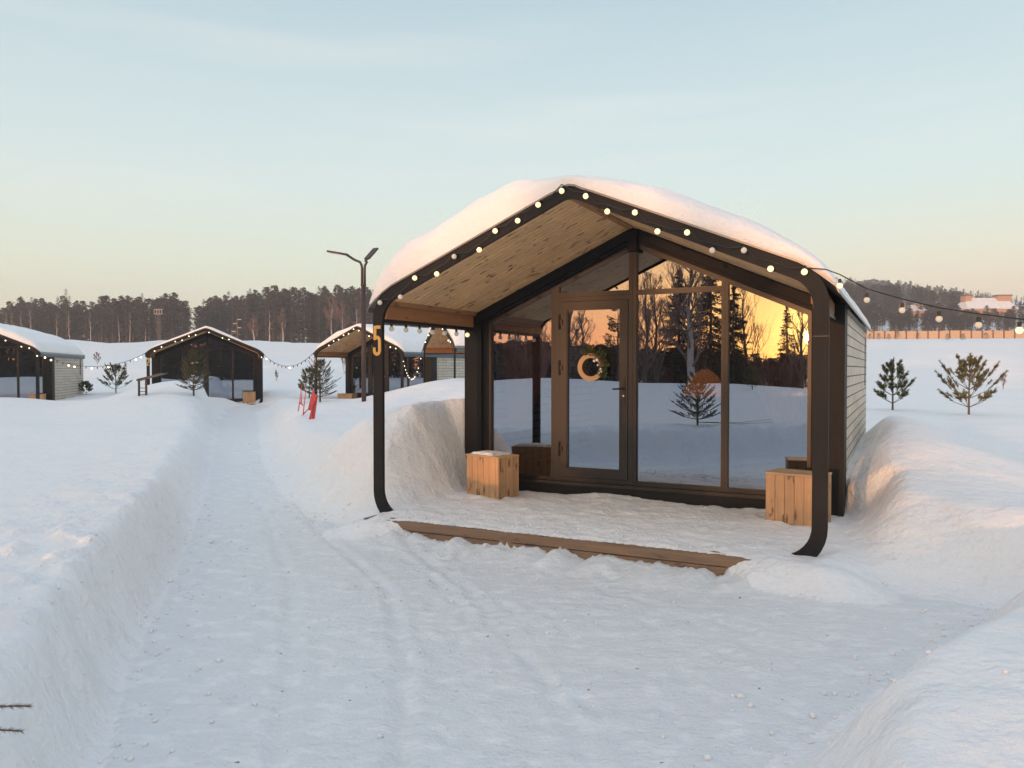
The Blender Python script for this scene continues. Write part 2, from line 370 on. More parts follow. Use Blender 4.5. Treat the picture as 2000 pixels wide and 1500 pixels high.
def painted(name, col, scr=.35):
    m, t, b = mat(name)
    co = t.new('ShaderNodeTexCoord').outputs['Object']
    n = t.new('ShaderNodeTexNoise', inp={'Vector': t.new('ShaderNodeMapping', inp={0: co, 3: (6, 6, 1.2)}).outputs[0], 'Scale': 3.0, 'Detail': 7.0}).outputs[0]
    n2 = t.new('ShaderNodeTexNoise', inp={'Vector': t.new('ShaderNodeMapping', inp={0: co, 3: (9, 9, 50)}).outputs[0], 'Scale': 1.2, 'Detail': 4.0}).outputs[0]
    c = t.mix(n, tuple(v*.75 for v in col), tuple(v*1.3 for v in col))
    s = t.new('ShaderNodeMapRange', inp={0: n2, 1: .74, 2: .80}).outputs[0]
    c = t.mix(t.math('MULTIPLY', s, scr), c, (.5, .46, .42))
    t.l.new(c, b.inputs['Base Color'])
    b.inputs['Roughness'].default_value = .58; b.inputs['Specular IOR Level'].default_value = .2
    bm = t.new('ShaderNodeBump', inp={'Strength': .25, 'Distance': .004, 'Height': n}); t.l.new(bm.outputs[0], b.inputs['Normal'])
    return m
M['black'] = painted('charcoal_painted_wood', (.015, .0155, .017), .12)
M['arch'] = painted('dark_brown_painted_wood', (.0145, .015, .0165))
M['blacker'] = painted('black_wood_shaded_rafter', (.014, .014, .016), .05)  # darker copy of the charcoal: left rafter's shade as colour; ridge block too
M['frame'] = simple('bronze_grey_frame', (.026, .0245, .024), .38, .08, .12, 20, 0, .38)
M['ceil'] = plank_mat('ceiling_planks', (.90, .57, .29), (.70, .40, .17), 1, 0, .094, knots=1.0, gap=.03)
M['beam'] = plank_mat('orange_larch', (.46, .23, .10), (.33, .15, .06), 2, 1, .9, knots=.6, gap=.0)
M['step'] = plank_mat('step_boards', (.33, .20, .12), (.20, .12, .075), 2, 0, .9, knots=.6, gap=.0)
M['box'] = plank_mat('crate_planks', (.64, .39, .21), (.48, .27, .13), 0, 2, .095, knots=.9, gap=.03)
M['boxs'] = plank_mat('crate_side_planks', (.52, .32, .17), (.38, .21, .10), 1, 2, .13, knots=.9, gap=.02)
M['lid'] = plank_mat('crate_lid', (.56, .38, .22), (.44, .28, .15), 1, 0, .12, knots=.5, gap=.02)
M['intw'] = plank_mat('interior_wood', (.38, .23, .12), (.28, .15, .07), 2, 0, .14, knots=.6)
M['metal'] = simple('roof_sheet', (.20, .21, .215), .42, .5, .2, 3)
M['blue'] = simple('blue_grey_fascia', (.07, .115, .15), .45, 0, .1, 3)
M['rail'] = simple('black_rail', (.02, .02, .02), .4)
M['yellow'] = simple('yellow_number', (.62, .36, .09), .5, 0, .1, 30)
M['steel'] = simple('steel', (.5, .5, .5), .3, .9)
M['hinge'] = simple('dark_hinge', (.03, .028, .026), .3, .6)
M['lamp'] = simple('lamp_brown', (.055, .035, .03), .5, .2)
M['red'] = simple('red_paint', (.58, .07, .07), .5, 0, .12, 12)
M['cable'] = simple('cable', (.012, .012, .012), .5)
M['needle'] = simple('pine_needles', (.13, .13, .05), .6, 0, .35, 6)
M['needle2'] = simple('spruce_needles', (.085, .10, .045), .6, 0, .35, 6)
M['bark'] = simple('bark', (.13, .09, .065), .85, 0, .3, 10, .4)
M['pinebark'] = simple('pine_bark', (.15, .085, .055), .85, 0, .3, 3)
M['birch'] = simple('birch_bark', (.52, .42, .38), .75, 0, .3, 5)
M['twig'] = simple('birch_twig', (.20, .12, .10), .8, 0, .2, 5)
M['fence'] = simple('beige_fence_panel', (.62, .42, .25), .7, 0, .06, .4)
M['fpost'] = simple('brown_fence_post', (.16, .08, .06), .7)
M['houseW'] = simple('house_wall', (.55, .32, .18), .7)
M['curtain'] = simple('curtain', (.72, .40, .28), .8, 0, .15, 3)
M['ringw'] = simple('pale_wood_ring', (.42, .28, .15), .6, 0, .1, 20)
M['white'] = simple('white_ball', (.8, .8, .78), .5)
def forest_mat(name, c1, c2):
    m, t, b = mat(name)
    co = t.new('ShaderNodeTexCoord').outputs['Object']
    oi = t.new('ShaderNodeObjectInfo').outputs['Random']
    n = t.new('ShaderNodeTexNoise', inp={'Vector': co, 'Scale': .6, 'Detail': 4.0}).outputs[0]
    c = t.mix(t.new('ShaderNodeMapRange', inp={0: n, 1: .35, 2: .65}).outputs[0], c1, c2)
    c = t.mix(t.math('MULTIPLY', oi, .5), c, tuple(v*1.5 for v in c2))
    t.l.new(c, b.inputs['Base Color']); b.inputs['Roughness'].default_value = .85; b.inputs['Specular IOR Level'].default_value = .1
    return m
M['pinef'] = forest_mat('far_pine_foliage', (.035, .034, .022), (.075, .052, .034))
M['spruf'] = forest_mat('far_spruce_foliage', (.028, .034, .022), (.050, .048, .030))
M['under'] = forest_mat('brown_undergrowth', (.055, .038, .032), (.11, .07, .055))
# weathered white boards on the side walls
def wallm():
    m, t, b = mat('weathered_white_boards')
    co = t.new('ShaderNodeTexCoord').outputs['Object']
    sp = t.new('ShaderNodeSeparateXYZ', inp={0: co})
    v = t.new('ShaderNodeCombineXYZ', inp={0: sp.outputs[1], 1: sp.outputs[2], 2: 0.0}).outputs[0]
    br = t.new('ShaderNodeTexBrick', offset=.37, offset_frequency=2, inp={'Vector': v, 'Color1': (.74, .66, .55, 1), 'Color2': (.62, .55, .455, 1), 'Mortar': (.10, .09, .08, 1),
               'Scale': 1.0, 'Mortar Size': .008, 'Mortar Smooth': .2, 'Brick Width': .62, 'Row Height': .117, 'Bias': 0.0})
    n = t.new('ShaderNodeTexNoise', inp={'Vector': t.new('ShaderNodeMapping', inp={0: co, 3: (1, 14, 3)}).outputs[0], 'Scale': 2.5, 'Detail': 6.0}).outputs[0]
    c = t.mix(t.new('ShaderNodeMapRange', inp={0: n, 1: .35, 2: .75, 3: 0.0, 4: .45}).outputs[0], br.outputs[0], (.34, .31, .27))
    kn = t.new('ShaderNodeTexNoise', inp={'Vector': t.new('ShaderNodeMapping', inp={0: co, 3: (1, 9, 20)}).outputs[0], 'Scale': 1.2, 'Detail': 1.0}).outputs[0]
    c = t.mix(t.new('ShaderNodeMapRange', inp={0: kn, 1: .72, 2: .76, 3: 0.0, 4: .5}).outputs[0], c, (.16, .12, .09))
    t.l.new(c, b.inputs['Base Color']); b.inputs['Roughness'].default_value = .8
    bm = t.new('ShaderNodeBump', inp={'Strength': .6, 'Distance': .01, 'Height': t.math('SUBTRACT', 1.0, br.outputs['Fac'])}); t.l.new(bm.outputs[0], b.inputs['Normal'])
    return m
M['wall'] = wallm()
def glass_mat():
    m, t, b = mat('reflective_glass')
    t.n.remove(b)
    co = t.new('ShaderNodeTexCoord').outputs['Object']
    n = t.new('ShaderNodeTexNoise', inp={'Vector': co, 'Scale': 1.1, 'Detail': 1.0}).outputs[0]
    bm = t.new('ShaderNodeBump', inp={'Strength': .15, 'Distance': .004, 'Height': n}).outputs[0]
    gl = t.new('ShaderNodeBsdfGlossy', inp={'Color': (.80, .88, 1, 1), 'Roughness': 0.0, 'Normal': bm})
    tr = t.new('ShaderNodeBsdfTransparent', inp={'Color': (.58, .58, .60, 1)})
    fr = t.new('ShaderNodeFresnel', inp={'IOR': 1.9})
    f = t.math('ADD', t.math('MULTIPLY', fr.outputs[0], .9), GLASSF, clamp=True)
    mx = t.new('ShaderNodeMixShader', inp={0: f, 1: tr.outputs[0], 2: gl.outputs[0]})
    t.l.new(mx.outputs[0], t.out.inputs[0]); return m
GLASSF = .27
HAZE = .0010
M['glass'] = glass_mat()
def emis(name, col, st, base=(.8, .7, .5)):
    m, t, b = mat(name); b.inputs['Base Color'].default_value = (*base, 1); b.inputs['Roughness'].default_value = .1
    b.inputs['Emission Color'].default_value = (*col, 1); b.inputs['Emission Strength'].default_value = st; return m
M['bulb'] = emis('lit_bulb', (1, .72, .36), 1.15)
M['core'] = emis('filament', (1, .80, .50), 4)
M['bulbd'] = emis('clear_bulb', (1, .82, .55), .12, (.55, .53, .46))
# ------------------------------------------------------------------ ground meshes
def make_ground():
    xs = axis(-3.6, 4.6, .034, -420, 420); ys = axis(2.3, 9.6, .034, -190, 700)
    X, Y = np.meshgrid(xs, ys, indexing='ij')
    Z, pm = terrain(X, Y)
    nx, ny = X.shape
    V = np.stack([X.ravel(), Y.ravel(), Z.ravel()], 1)
    i, j = np.meshgrid(np.arange(nx-1), np.arange(ny-1), indexing='ij')
    q = np.stack([i*ny+j, (i+1)*ny+j, (i+1)*ny+j+1, i*ny+j+1], -1).reshape(-1, 4)
    pf = pm.ravel()[q].sum(1) >= 2
    for nm, sel, m in (('snow_ground', ~pf, M['snow']), ('snow_path', pf, M['path'])):
        f = q[sel]; u, inv = np.unique(f.ravel(), return_inverse=True)
        me = bpy.data.meshes.new(nm); me.vertices.add(len(u)); me.vertices.foreach_set('co', V[u].ravel())
        me.loops.add(f.size); me.loops.foreach_set('vertex_index', inv.ravel().astype(np.int32))
        me.polygons.add(len(f)); me.polygons.foreach_set('loop_start', np.arange(0, f.size, 4, dtype=np.int32))
        me.polygons.foreach_set('loop_total', np.full(len(f), 4, np.int32)); me.polygons.foreach_set('use_smooth', np.ones(len(f), bool))
        me.materials.append(m); me.update(calc_edges=True)
        o = bpy.data.objects.new(nm, me); COL.objects.link(o); tag(o, kind='structure')
make_ground()
# ------------------------------------------------------------------ cabins
W = 4.57; D = 2.0; L = 5.87; ZE = 2.495; ZA = 3.493; PT = (ZA-ZE)/(W/2)
def ceil_z(x): return 3.385-.446*abs(x-W/2)
def rpoly(cs, seg=9):
    out = []
    n = len(cs)
    for i in range(n):
        (x, z, r) = cs[i]; p = Vector((x, z)); a = Vector(cs[i-1][:2])-p; b = Vector(cs[(i+1) % n][:2])-p
        a.normalize(); b.normalize(); ang = a.angle(b); t = r/math.tan(ang/2)
        c = p+(a+b).normalized()*(r/math.sin(ang/2)); s = p+a*t; e = p+b*t
        v0 = s-c; v1 = e-c; th = v0.angle_signed(v1)
        for k in range(seg+1):
            q = -th*k/seg; out.append((c.x+v0.x*math.cos(q)-v0.y*math.sin(q), c.y+v0.x*math.sin(q)+v0.y*math.cos(q)))
    return out
def inset(poly, ws):
    n = len(poly); out = []; ar = sum(poly[i][0]*poly[(i+1) % n][1]-poly[(i+1) % n][0]*poly[i][1] for i in range(n)); sg = 1 if ar > 0 else -1
    L_ = []
    for i in range(n):
        p = Vector(poly[i]); q = Vector(poly[(i+1) % n]); d = (q-p).normalized(); nr = Vector((-d.y, d.x))*sg; L_.append((p+nr*ws[i], d))
    for i in range(n):
        p, d = L_[i-1]; q, e = L_[i]; den = d.x*e.y-d.y*e.x; t = ((q.x-p.x)*e.y-(q.y-p.y)*e.x)/den; out.append((p.x+d.x*t, p.y+d.y*t))
    return out
def ring_mb(mb, A, B, y0, y1, mi=0):
    n = len(A); vs = [(x, y0, z) for x, z in A]+[(x, y0, z) for x, z in B]+[(x, y1, z) for x, z in A]+[(x, y1, z) for x, z in B]
    fs = []
    for i in range(n):
        j = (i+1) % n
        fs += [(i, j, n+j, n+i), (2*n+i, 3*n+i, 3*n+j, 2*n+j), (i, 2*n+i, 2*n+j, j), (n+i, n+j, 3*n+j, 3*n+i)]
    return mb.add(vs, fs, mi)
def ribbon(mb, pts, wd, y0, y1):
    pts = [Vector(p) for p in pts]; n = len(pts); Lp = []; Rp = []
    for i, p in enumerate(pts):
        d0 = (p-pts[i-1]).normalized() if i else (pts[1]-p).normalized()
        d1 = (pts[i+1]-p).normalized() if i < n-1 else d0
        t = (d0+d1).normalized(); nr = Vector((-t.y, t.x)); k = wd/2/max(.5, nr.dot(Vector((-d0.y, d0.x))))
        Lp.append(p+nr*k); Rp.append(p-nr*k)
    for i in range(n-1):
        q = [Lp[i], Lp[i+1], Rp[i+1], Rp[i]]
        mb.prism([(a.x, a.y) for a in q], y0, y1)
def arc(cx, cy, rx, ry, a0, a1, n=9):
    return [(cx+rx*math.cos(R(a0+(a1-a0)*k/n)), cy+ry*math.sin(R(a0+(a1-a0)*k/n))) for k in range(n+1)]
DIG = {'5': [[(.098, .303), (.030, .303)], [(.028, .317), (.024, .165)], [(.026, .172)]+arc(.052, .155, .034, .04, 130, 0, 6)+[(.087, .08)]+arc(.052, .055, .035, .042, 0, -180, 10)+[(.017, .085)]],
       '2': [[(.015, .24)]+arc(.052, .26, .036, .044, 180, 0, 10)+[(.086, .21), (.018, .03)], [(.005, .014), (.1, .014)]],
       '3': [[(.015, .25)]+arc(.05, .262, .035, .04, 180, -40, 10)+[(.045, .168), (.078, .14)]+arc(.05, .08, .037, .07, 30, -180, 12)],
       '4': [[(.07, .0), (.07, .32)], [(.075, .31), (.01, .1)], [(0, .09), (.1, .09)]], '1': [[(.06, .0), (.06, .32)], [(.06, .3), (.02, .24)]]}
def roof_profile(off, lip=.06):
    pts = [(-lip-.01-off*.4, 2.335), (-lip*.75-off*.5, 2.39+off*.3), (.03-off*.3, 2.452+off), (.13, 2.532+off), (.24, ZE+PT*.24+off)]
    for k in range(-4, 5):
        x = W/2+k*.06; pts.append((x, ZA-.038-PT*abs(k*.06)*.9+off if abs(k) > 2 else ZA-.045-.012*k*k*.9+off))
    return pts+[(W-x, z) for x, z in reversed(pts[:5])]
def make_cabin(x0, y0, th, label, num, main=False, seed=1, z0=0, sprof=None):
    c = empty('cabin', (x0, y0, z0), -th, label, 'cabin', None if main else 'cabins beyond the near one')
    r_ = random.Random(seed)
    # front arch: one board loop with rounded corners
    O = rpoly([(0, .03, .38), (0, ZE, .38), (W/2, ZA, .34), (W, ZE, .38), (W, .03, .38)])
    zi = 3.347
    I = rpoly([(.122, .155, .27), (.122, zi-PT*(W/2-.122), .27), (W/2, zi, .2), (W-.122, zi-PT*(W/2-.122), .27), (W-.122, .155, .27)])
    fa = ring_mb(MB(), O, I, 0, .04).build('front_arch', M['arch'], c)
    if main:
        MB().box(W-.124, W+.002, -.0015, .02, 1.9875, 1.9925).build('joint_line', M['rail'], fa)
    if num:
        mb = MB()
        for i, p in enumerate(DIG[num]): ribbon(mb, [(x+.004, zz+1.87) for x, zz in p], .035, -.006-.001*i, .001)
        mb.build('number', M['yellow'], fa)
    # ceiling
    y1, y2 = .042, 1.93
    cm = MB()
    for s in (-1, 1):
        xs = [W/2, W/2+s*(W/2-.16)]
        a = [(x, ceil_z(x)) for x in xs]
        cm.prism([a[0], a[1], (a[1][0], a[1][1]+.03), (a[0][0], a[0][1]+.03)], y1, D+L-.05)
    cm.build('ceiling', M['ceil'], c)
    rb = MB(); rb.prism([(W/2-.05, 3.366), (W/2, 3.385), (W/2+.05, 3.366), (W/2+.05, 3.350), (W/2, 3.369), (W/2-.05, 3.350)], y1, y2); rb.build('ridge_board', M['beam'], c)
    for s in (0, 1):
        X = (lambda x: W-x) if s else (lambda x: x)
        b = MB(); b.prism([(X(.10), 2.262), (X(.145), 2.262), (X(.145), 2.405), (X(.10), 2.405)], y1, y2)
        b.prism([(X(.105), 2.408), (X(.175), 2.408), (X(.215), 2.472), (X(.135), 2.475)], y1, y2)
        b.build('side_beam', M['beam'], c)
        MB().box(min(X(.085), X(.13)), max(X(.085), X(.13)), y1, D+L, 2.225, 2.259).build('side_rail', M['rail'], c)
    # roof sheet
    P0 = roof_profile(0); P1 = roof_profile(.018); n = len(P0)
    y0_, y1_ = -.012, D+L+.06
    mb = MB(); vs = [(x, y, z) for y in (y0_, y1_) for P in (P0, P1) for x, z in P]; fs = []
    for i in range(n-1):
        fs += [(i, i+1, n+i+1, n+i), (n+i, n+i+1, 3*n+i+1, 3*n+i), (2*n+i, 3*n+i, 3*n+i+1, 2*n+i+1), (i, 2*n+i, 2*n+i+1, i+1)]
    fs += [(0, n, 3*n, 2*n), (n-1, 3*n-1, 4*n-1, 2*n-1)]
    mb.add(vs, fs); 
    for k in range(1, 9):
        yy = y0_+.02+(y1_-y0_-.04)*k/9
    mb.build('roof', M['metal'], c)
    ea = MB()
    for s in (() if main else (0, 1)):
        X = (lambda x: W-x) if s else (lambda x: x)
        xa, xb = sorted((X(-.056), X(-.03))); ea.box(xa, xb, .06, D+L+.03, 2.22, 2.372)
    if not main: ea.build('eave_fascia', M['blue'], c)
    # snow on the roof
    NU, NV = 90, 62
    pu = [i/(NU-1) for i in range(NU)]
    top = sprof or [(0, .07), (.02, .30), (.07, .42), (.16, .48), (.27, .46), (.37, .36), (.45, .21), (.5, .12), (.57, .17), (.67, .25), (.78, .25), (.88, .21), (.95, .15), (.985, .10), (1, .04)]
    xs0 = -.045; xs1 = W+.045
    def prof(u):
        x = xs0+(xs1-xs0)*u
        # height of the sheet at x
        P = P1
        for i in range(len(P)-1):
            if P[i][0] <= x <= P[i+1][0] and P[i+1][0] > P[i][0]:
                t = (x-P[i][0])/(P[i+1][0]-P[i][0]); return x, P[i][1]*(1-t)+P[i+1][1]*t
        return x, P[0][1]
    us = np.array(pu); tu = np.interp(us, [a for a, _ in top], [b for _, b in top])
    vy = np.concatenate([[0, .015, .04, .075, .12, .16, .20, .24, .28, .32, .37, .42, .48, .54, .61, .68, .76, .84, .93, 1.03, 1.15], np.linspace(1.3, D+L-.1, NV-25), [D+L-.02, D+L+.02, D+L+.035, D+L+.04]])
    NV = len(vy); G = np.zeros((NU, NV, 3))
    UU, YY = np.meshgrid(us, vy, indexing='ij')
    nz = fbm(UU*5+seed*7.7, YY*.8, seed+60, 3)
    fr = np.clip(YY/.22, 0, 1); fr = np.sqrt(1-(1-fr)**2)
    bk = np.clip((D+L+.04-YY)/.3, 0, 1); bk = np.sqrt(1-(1-bk)**2)
    y_edge = .012+.05*np.clip(fbm(us*9+seed, us*0, seed+3, 3)+.15, 0, 1)
    grow = np.interp(YY, [0, 2.5, D+L], [1, 1.18, 1.05])
    thick = np.maximum(tu[:, None]*grow*(1+.28*nz), .012)*(.12+.88*fr)*(.1+.9*bk)
    if main:
        for (u0, u1, y0c, dp, sd_) in ((.02, .42, .20, .05, 1), (.05, .45, .42, .045, 2), (.0, .36, .75, .04, 3), (.5, .98, .26, .03, 4)):
            yc = y0c+.22*fbm(us*4+sd_*3.1, us*0, 90+sd_, 3)+.25*(us-u0)*(1 if u0 < .5 else 0)
            wgt = ss((us-u0)/.05)*ss((u1-us)/.08)*(.5+.5*np.clip(fbm(us*7, us*0+2, 95+sd_, 2)*3+.4, 0, 1))
            d_ = YY-yc[:, None]; thick = thick-dp*wgt[:, None]*np.exp(-(d_/.05)**2)+dp*.7*wgt[:, None]*np.exp(-((d_-.12)/.09)**2)
    for i in range(NU):
        x, zz = prof(pu[i]); tilt = (W/2-x)/(W/2)*.05*(1 if abs(x-W/2) > 1 else 0)
        G[i, :, 0] = x-tilt*thick[i]*1.5; G[i, :, 2] = zz+thick[i]+.002
        G[i, :, 1] = vy+y_edge[i]*np.exp(-vy*8)-.05*np.sin(np.clip(thick[i]/max(tu[i], .02), 0, 1)*math.pi)*np.exp(-vy*9)*(1 if main else .5)
    top_v = G.reshape(-1, 3); bot = []
    for i in range(NU):
        x, zz = prof(pu[i])
        for j in range(NV): bot.append((x, G[i, j, 1], zz+.001))
    fs = []; N = NU*NV
    for i in range(NU-1):
        for j in range(NV-1):
            a = i*NV+j; fs.append((a, a+NV, a+NV+1, a+1))
    for i in range(NU-1):
        a = i*NV; fs.append((a, N+a, N+a+NV, a+NV)); a += NV-1; fs.append((a, a+NV, N+a+NV, N+a))
    for j in range(NV-1):
        fs.append((j, j+1, N+j+1, N+j)); a = (NU-1)*NV+j; fs.append((a, N+a, N+a+1, a+1))
    MB().add([tuple(p) for p in top_v]+bot, fs).build('roof_snow', M['roofsnow'], c, smooth=True)
    # facade
    for s in (0, 1):
        X = (lambda x: W-x) if s else (lambda x: x)
        zt_ = 2.40
        b = MB(); xa, xb = sorted((X(.0), X(.25))); b.box(xa, xb, 1.95, 2.35, -.1, 2.41)
        b.build('corner_panel', M['black'], c)
        b = MB(); xa, xb = sorted((X(.252), X(.328))); b.box(xa, xb, 1.985, 2.12, -.1, ceil_z(.29)-.02)
        b.build('corner_board', M['black'], c)
        rf = MB(); e0, e1 = X(.06), W/2+(.0 if s else -.0)
        rf.prism([(e0, ceil_z(e0)-.003), (e1, ceil_z(e1)-.003), (e1, ceil_z(e1)-.125), (e0, ceil_z(e0)-.125)], 1.935, 2.05)
        rf.build('facade_rafter', M['blacker'] if not s else M['black'], c)  # left rafter darker than the right: shade put into its colour
        rf = MB(); rf.prism([(X(.3), ceil_z(X(.3))-.127), (e1, ceil_z(e1)-.127), (e1, ceil_z(e1)-.172), (X(.3), ceil_z(X(.3))-.172)], 1.965, 2.05)
        rf.build('rafter_trim', M['black'], c)
    MB().box(W/2-.055, W/2+.055, 1.90, 1.99, 3.10, 3.33).build('ridge_block', M['blacker'], c)
    MB().box(.25, W-.25, 1.955, 2.08, -.1, .30).build('base_board', M['black'], c)
    MB().box(.25, W-.25, 1.94, 2.08, .303, .343).build('sill', M['frame'], c)
    Tz = lambda x: ceil_z(x)-.174
    bays = [([(.33, .345), (1.253, .345), (1.253, Tz(1.253)), (.33, Tz(.33))], [.032, .035, .045, .042]),
            ([(1.255, 2.602), (2.264, 2.602), (2.264, Tz(2.264)), (1.255, Tz(1.255))], [.05, .047, .045, .065]),
            ([(2.266, .345), (3.334, .345), (3.334, 2.623), (2.266, 2.623)], [.045, .035, .022, .047]),
            ([(2.266, 2.625), (3.334, 2.625), (3.334, Tz(3.334)), (W/2+.002, Tz(W/2)), (2.266, Tz(2.266))], [.022, .035, .045, .045, .047]),
            ([(3.336, .345), (4.24, .345), (4.24, Tz(4.24)), (3.336, Tz(3.336))], [.045, .032, .045, .035])]
    for p, ws in bays:
        q = inset(p, ws)
        wf = ring_mb(MB(), p, q, 1.995, 2.075).build('window', M['frame'], c)
        ring_mb(MB(), q, inset(q, [.007]*len(q)), 2.012, 2.06).build('gasket', M['rail'], wf)
        MB().prism(q, 2.03, 2.036).build('pane', M['glass'], wf)
    # door
    dfp = [(1.255, .345), (2.264, .345), (2.264, 2.6), (1.255, 2.6)]; dq = [(1.332, .396), (2.214, .396), (2.214, 2.548), (1.332, 2.548)]
    df = ring_mb(MB(), dfp, dq, 1.995, 2.075).build('door_frame', M['frame'], c)
    lp = [(1.337, .401), (2.209, .401), (2.209, 2.543), (1.337, 2.543)]; lq = [(1.43, .51), (2.108, .51), (2.108, 2.448), (1.43, 2.448)]
    dr = ring_mb(MB(), lp, lq, 1.985, 2.06).build('door', M['frame'], c)
    ring_mb(MB(), lq, inset(lq, [.008]*4), 2.0, 2.055).build('gasket', M['rail'], dr)
    MB().prism(lq, 2.025, 2.031).build('pane', M['glass'], dr)
    for hz in (.74, 1.74, 2.30):
        h = MB(); h.tube([(1.335, 1.972, hz-.09), (1.335, 1.972, hz+.09)], .013, 8); h.box(1.34, 1.375, 1.968, 1.986, hz-.03, hz+.03)
        h.build('hinge', M['hinge'], dr)
    h = MB(); h.box(2.15, 2.178, 1.975, 1.984, 1.30, 1.62); h.tube([(2.164, 1.98, 1.49), (2.164, 1.93, 1.49)], .011, 8)
    h.build('handle_plate', M['hinge'], dr)
    h = MB(); h.tube([(2.164, 1.93, 1.49), (2.15, 1.925, 1.49), (2.045, 1.925, 1.485)], .010, 8); h.build('handle', M['hinge'], dr)
    h = MB(); h.tube([(2.164, 1.976, 1.405), (2.164, 1.962, 1.405)], .012, 8); h.build('lock', M['steel'], dr)
    # walls
    for s in (0, 1):
        xa, xb = (0.015, .12) if not s else (W-.12, W-.015)
        MB().box(xa, xb, 2.36, D+L-.01, -.1, 2.40).build('side_wall', M['wall'], c)
        t = MB(); xa, xb = (.003, .02) if not s else (W-.02, W-.003); t.box(xa, xb, 2.352, 2.385, -.1, 2.4); t.build('corner_trim', M['lid'], c)
        wx = (.008, .1) if not s else (W-.1, W-.008)
        sw = MB().box(wx[0], wx[1], D+L-.75, D+L-.52, 1.45, 2.25).build('slit_window', M['rail'], c)
    MB().prism([(.02, -.1), (W-.02, -.1), (W-.02, 2.41), (W/2, 3.36), (.02, 2.41)], D+L-.009, D+L+.05).build('back_wall', M['wall'], c)
    MB().box(.12, W-.12, 2.08, D+L-.02, .25, .31).build('floor', M['intw'], c)
    MB().prism([(.13, .3), (W-.13, .3), (W-.13, 2.4), (W/2, 3.37), (.13, 2.4)], 6.2, 6.26).build('partition', M['intw'], c)
    # porch deck and step
    MB().box(.1, W-.1, -.30, 1.95, .02, .165).build('deck', M['step'], c)
    if main:
        s = MB(); s.box(.35, 4.2, -.356, -.31, .10, .178); st = s.build('step', M['step'], c, bevel=.006)
        MB().box(.35, 4.2, -.352, -.31, -.08, .094).build('riser_board', M['step'], st)
        MB().box(.35, 4.2, -.35, -.12, .172, .182).build('edge_board', M['step'], st)
    else:
        MB().box(.3, W-.3, -.45, -.1, .06, .245).build('step', M['step'], c)
    return c
main_cab = make_cabin(CX, CY, TH, 'near cabin marked 5 with open gabled porch, glass front and thick roof snow', '5', True, 3)
cab1 = make_cabin(*CABINS[0], 'snow-roofed cabin cut by the left edge of the photo, white board side wall showing', None, False, 5,
                  sprof=[(0, .02), (.1, .15), (.45, .16), (.6, .2), (.8, .3), (.95, .2), (1, .03)])
cab2 = make_cabin(*CABINS[1], 'dark-fronted cabin marked 2 behind the snow heap at the end of the path', '2', False, 8,
                  sprof=[(0, .02), (.1, .07), (.45, .09), (.55, .13), (.8, .09), (.95, .06), (1, .02)])
cab3 = make_cabin(*CABINS[2], 'cabin marked 3 behind the lamp post with a wide cap of roof snow', '3', False, 11,
                  sprof=[(0, .02), (.06, .2), (.25, .32), (.4, .2), (.5, .13), (.7, .22), (.9, .16), (1, .02)])
cab4 = make_cabin(*CABINS[3], 'cabin turned side-on, its narrow arch seen under the near porch beam', None, False, 14, z0=.06)
# ------------------------------------------------------------------ curtains inside the near cabin
def curtain(xa, xb, label, lean):
    mb = MB(); N = 90; Mz = 26; vs = []
    for i in range(N):
        u = i/(N-1)
        for j in range(Mz):
            v = j/(Mz-1); z = .95+v*(2.25-.95)
            g = 1-.72*(1-v)**1.4*1.0
            xc = xa+(xb-xa)*(.5+lean*.5)
            x = xc+(xa+(xb-xa)*u-xc)*g
            vs.append((x, 2.24+.028*math.sin(u*62+math.sin(v*3))*(1.1-.3*v), z))
    fs = [(i*Mz+j, (i+1)*Mz+j, (i+1)*Mz+j+1, i*Mz+j+1) for i in range(N-1) for j in range(Mz-1)]
    o = mb.add(vs, fs).build('curtain', M['curtain'], None, smooth=True)
    o.location = (CX, CY, 0); o.rotation_euler = (0, 0, -TH)
    md = o.modifiers.new('s', 'SOLIDIFY'); md.thickness = .004
    tag(o, label, 'curtain', 'curtains gathered inside the near cabin')
curtain(.40, 1.20, 'brown gathered curtain behind the left pane of the near cabin', -.6)
curtain(3.42, 4.18, 'brown gathered curtain behind the right pane of the near cabin', .8)
# ------------------------------------------------------------------ crates on the porch
def crate(P, ang, label, w=.53, d=.36, h=.48, snow=True, z=.19, copyof=None):
    o = empty('wooden_crate', (P[0], P[1], z), ang, label, 'crate', 'wooden crates on the cabin porches')
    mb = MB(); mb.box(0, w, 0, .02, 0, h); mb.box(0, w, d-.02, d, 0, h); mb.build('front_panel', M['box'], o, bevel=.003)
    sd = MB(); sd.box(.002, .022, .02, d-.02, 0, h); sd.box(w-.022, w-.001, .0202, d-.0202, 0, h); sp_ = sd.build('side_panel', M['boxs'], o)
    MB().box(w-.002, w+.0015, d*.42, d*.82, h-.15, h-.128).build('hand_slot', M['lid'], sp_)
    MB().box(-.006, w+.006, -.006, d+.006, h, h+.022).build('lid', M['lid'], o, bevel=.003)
    if snow:
        N = 14; vs = []; fs = []
        for i in range(N):
            for j in range(N):
                u, v = i/(N-1), j/(N-1); e = min(u, 1-u, v, 1-v)*5
                wob = .03*math.sin(i*1.7+j)+.02*math.sin(j*2.3)
                vs.append((w*(.03+.78*u)+wob*.3, d*(.08+.84*v)+wob*.4, h+.0222+.03*min(1, e)**.6))
        fs = [(i*N+j, (i+1)*N+j, (i+1)*N+j+1, i*N+j+1) for i in range(N-1) for j in range(N-1)]
        MB().add(vs, fs).build('snow_cap', M['snow'], o, smooth=True)
    return o
crate((-.553, 9.33), R(-42), 'snow-topped plank crate on the near porch beside the left glass pane')
c2 = crate((2.55, 7.70), R(-39), 'plank crate half hidden by the right post of the near porch', snow=False)
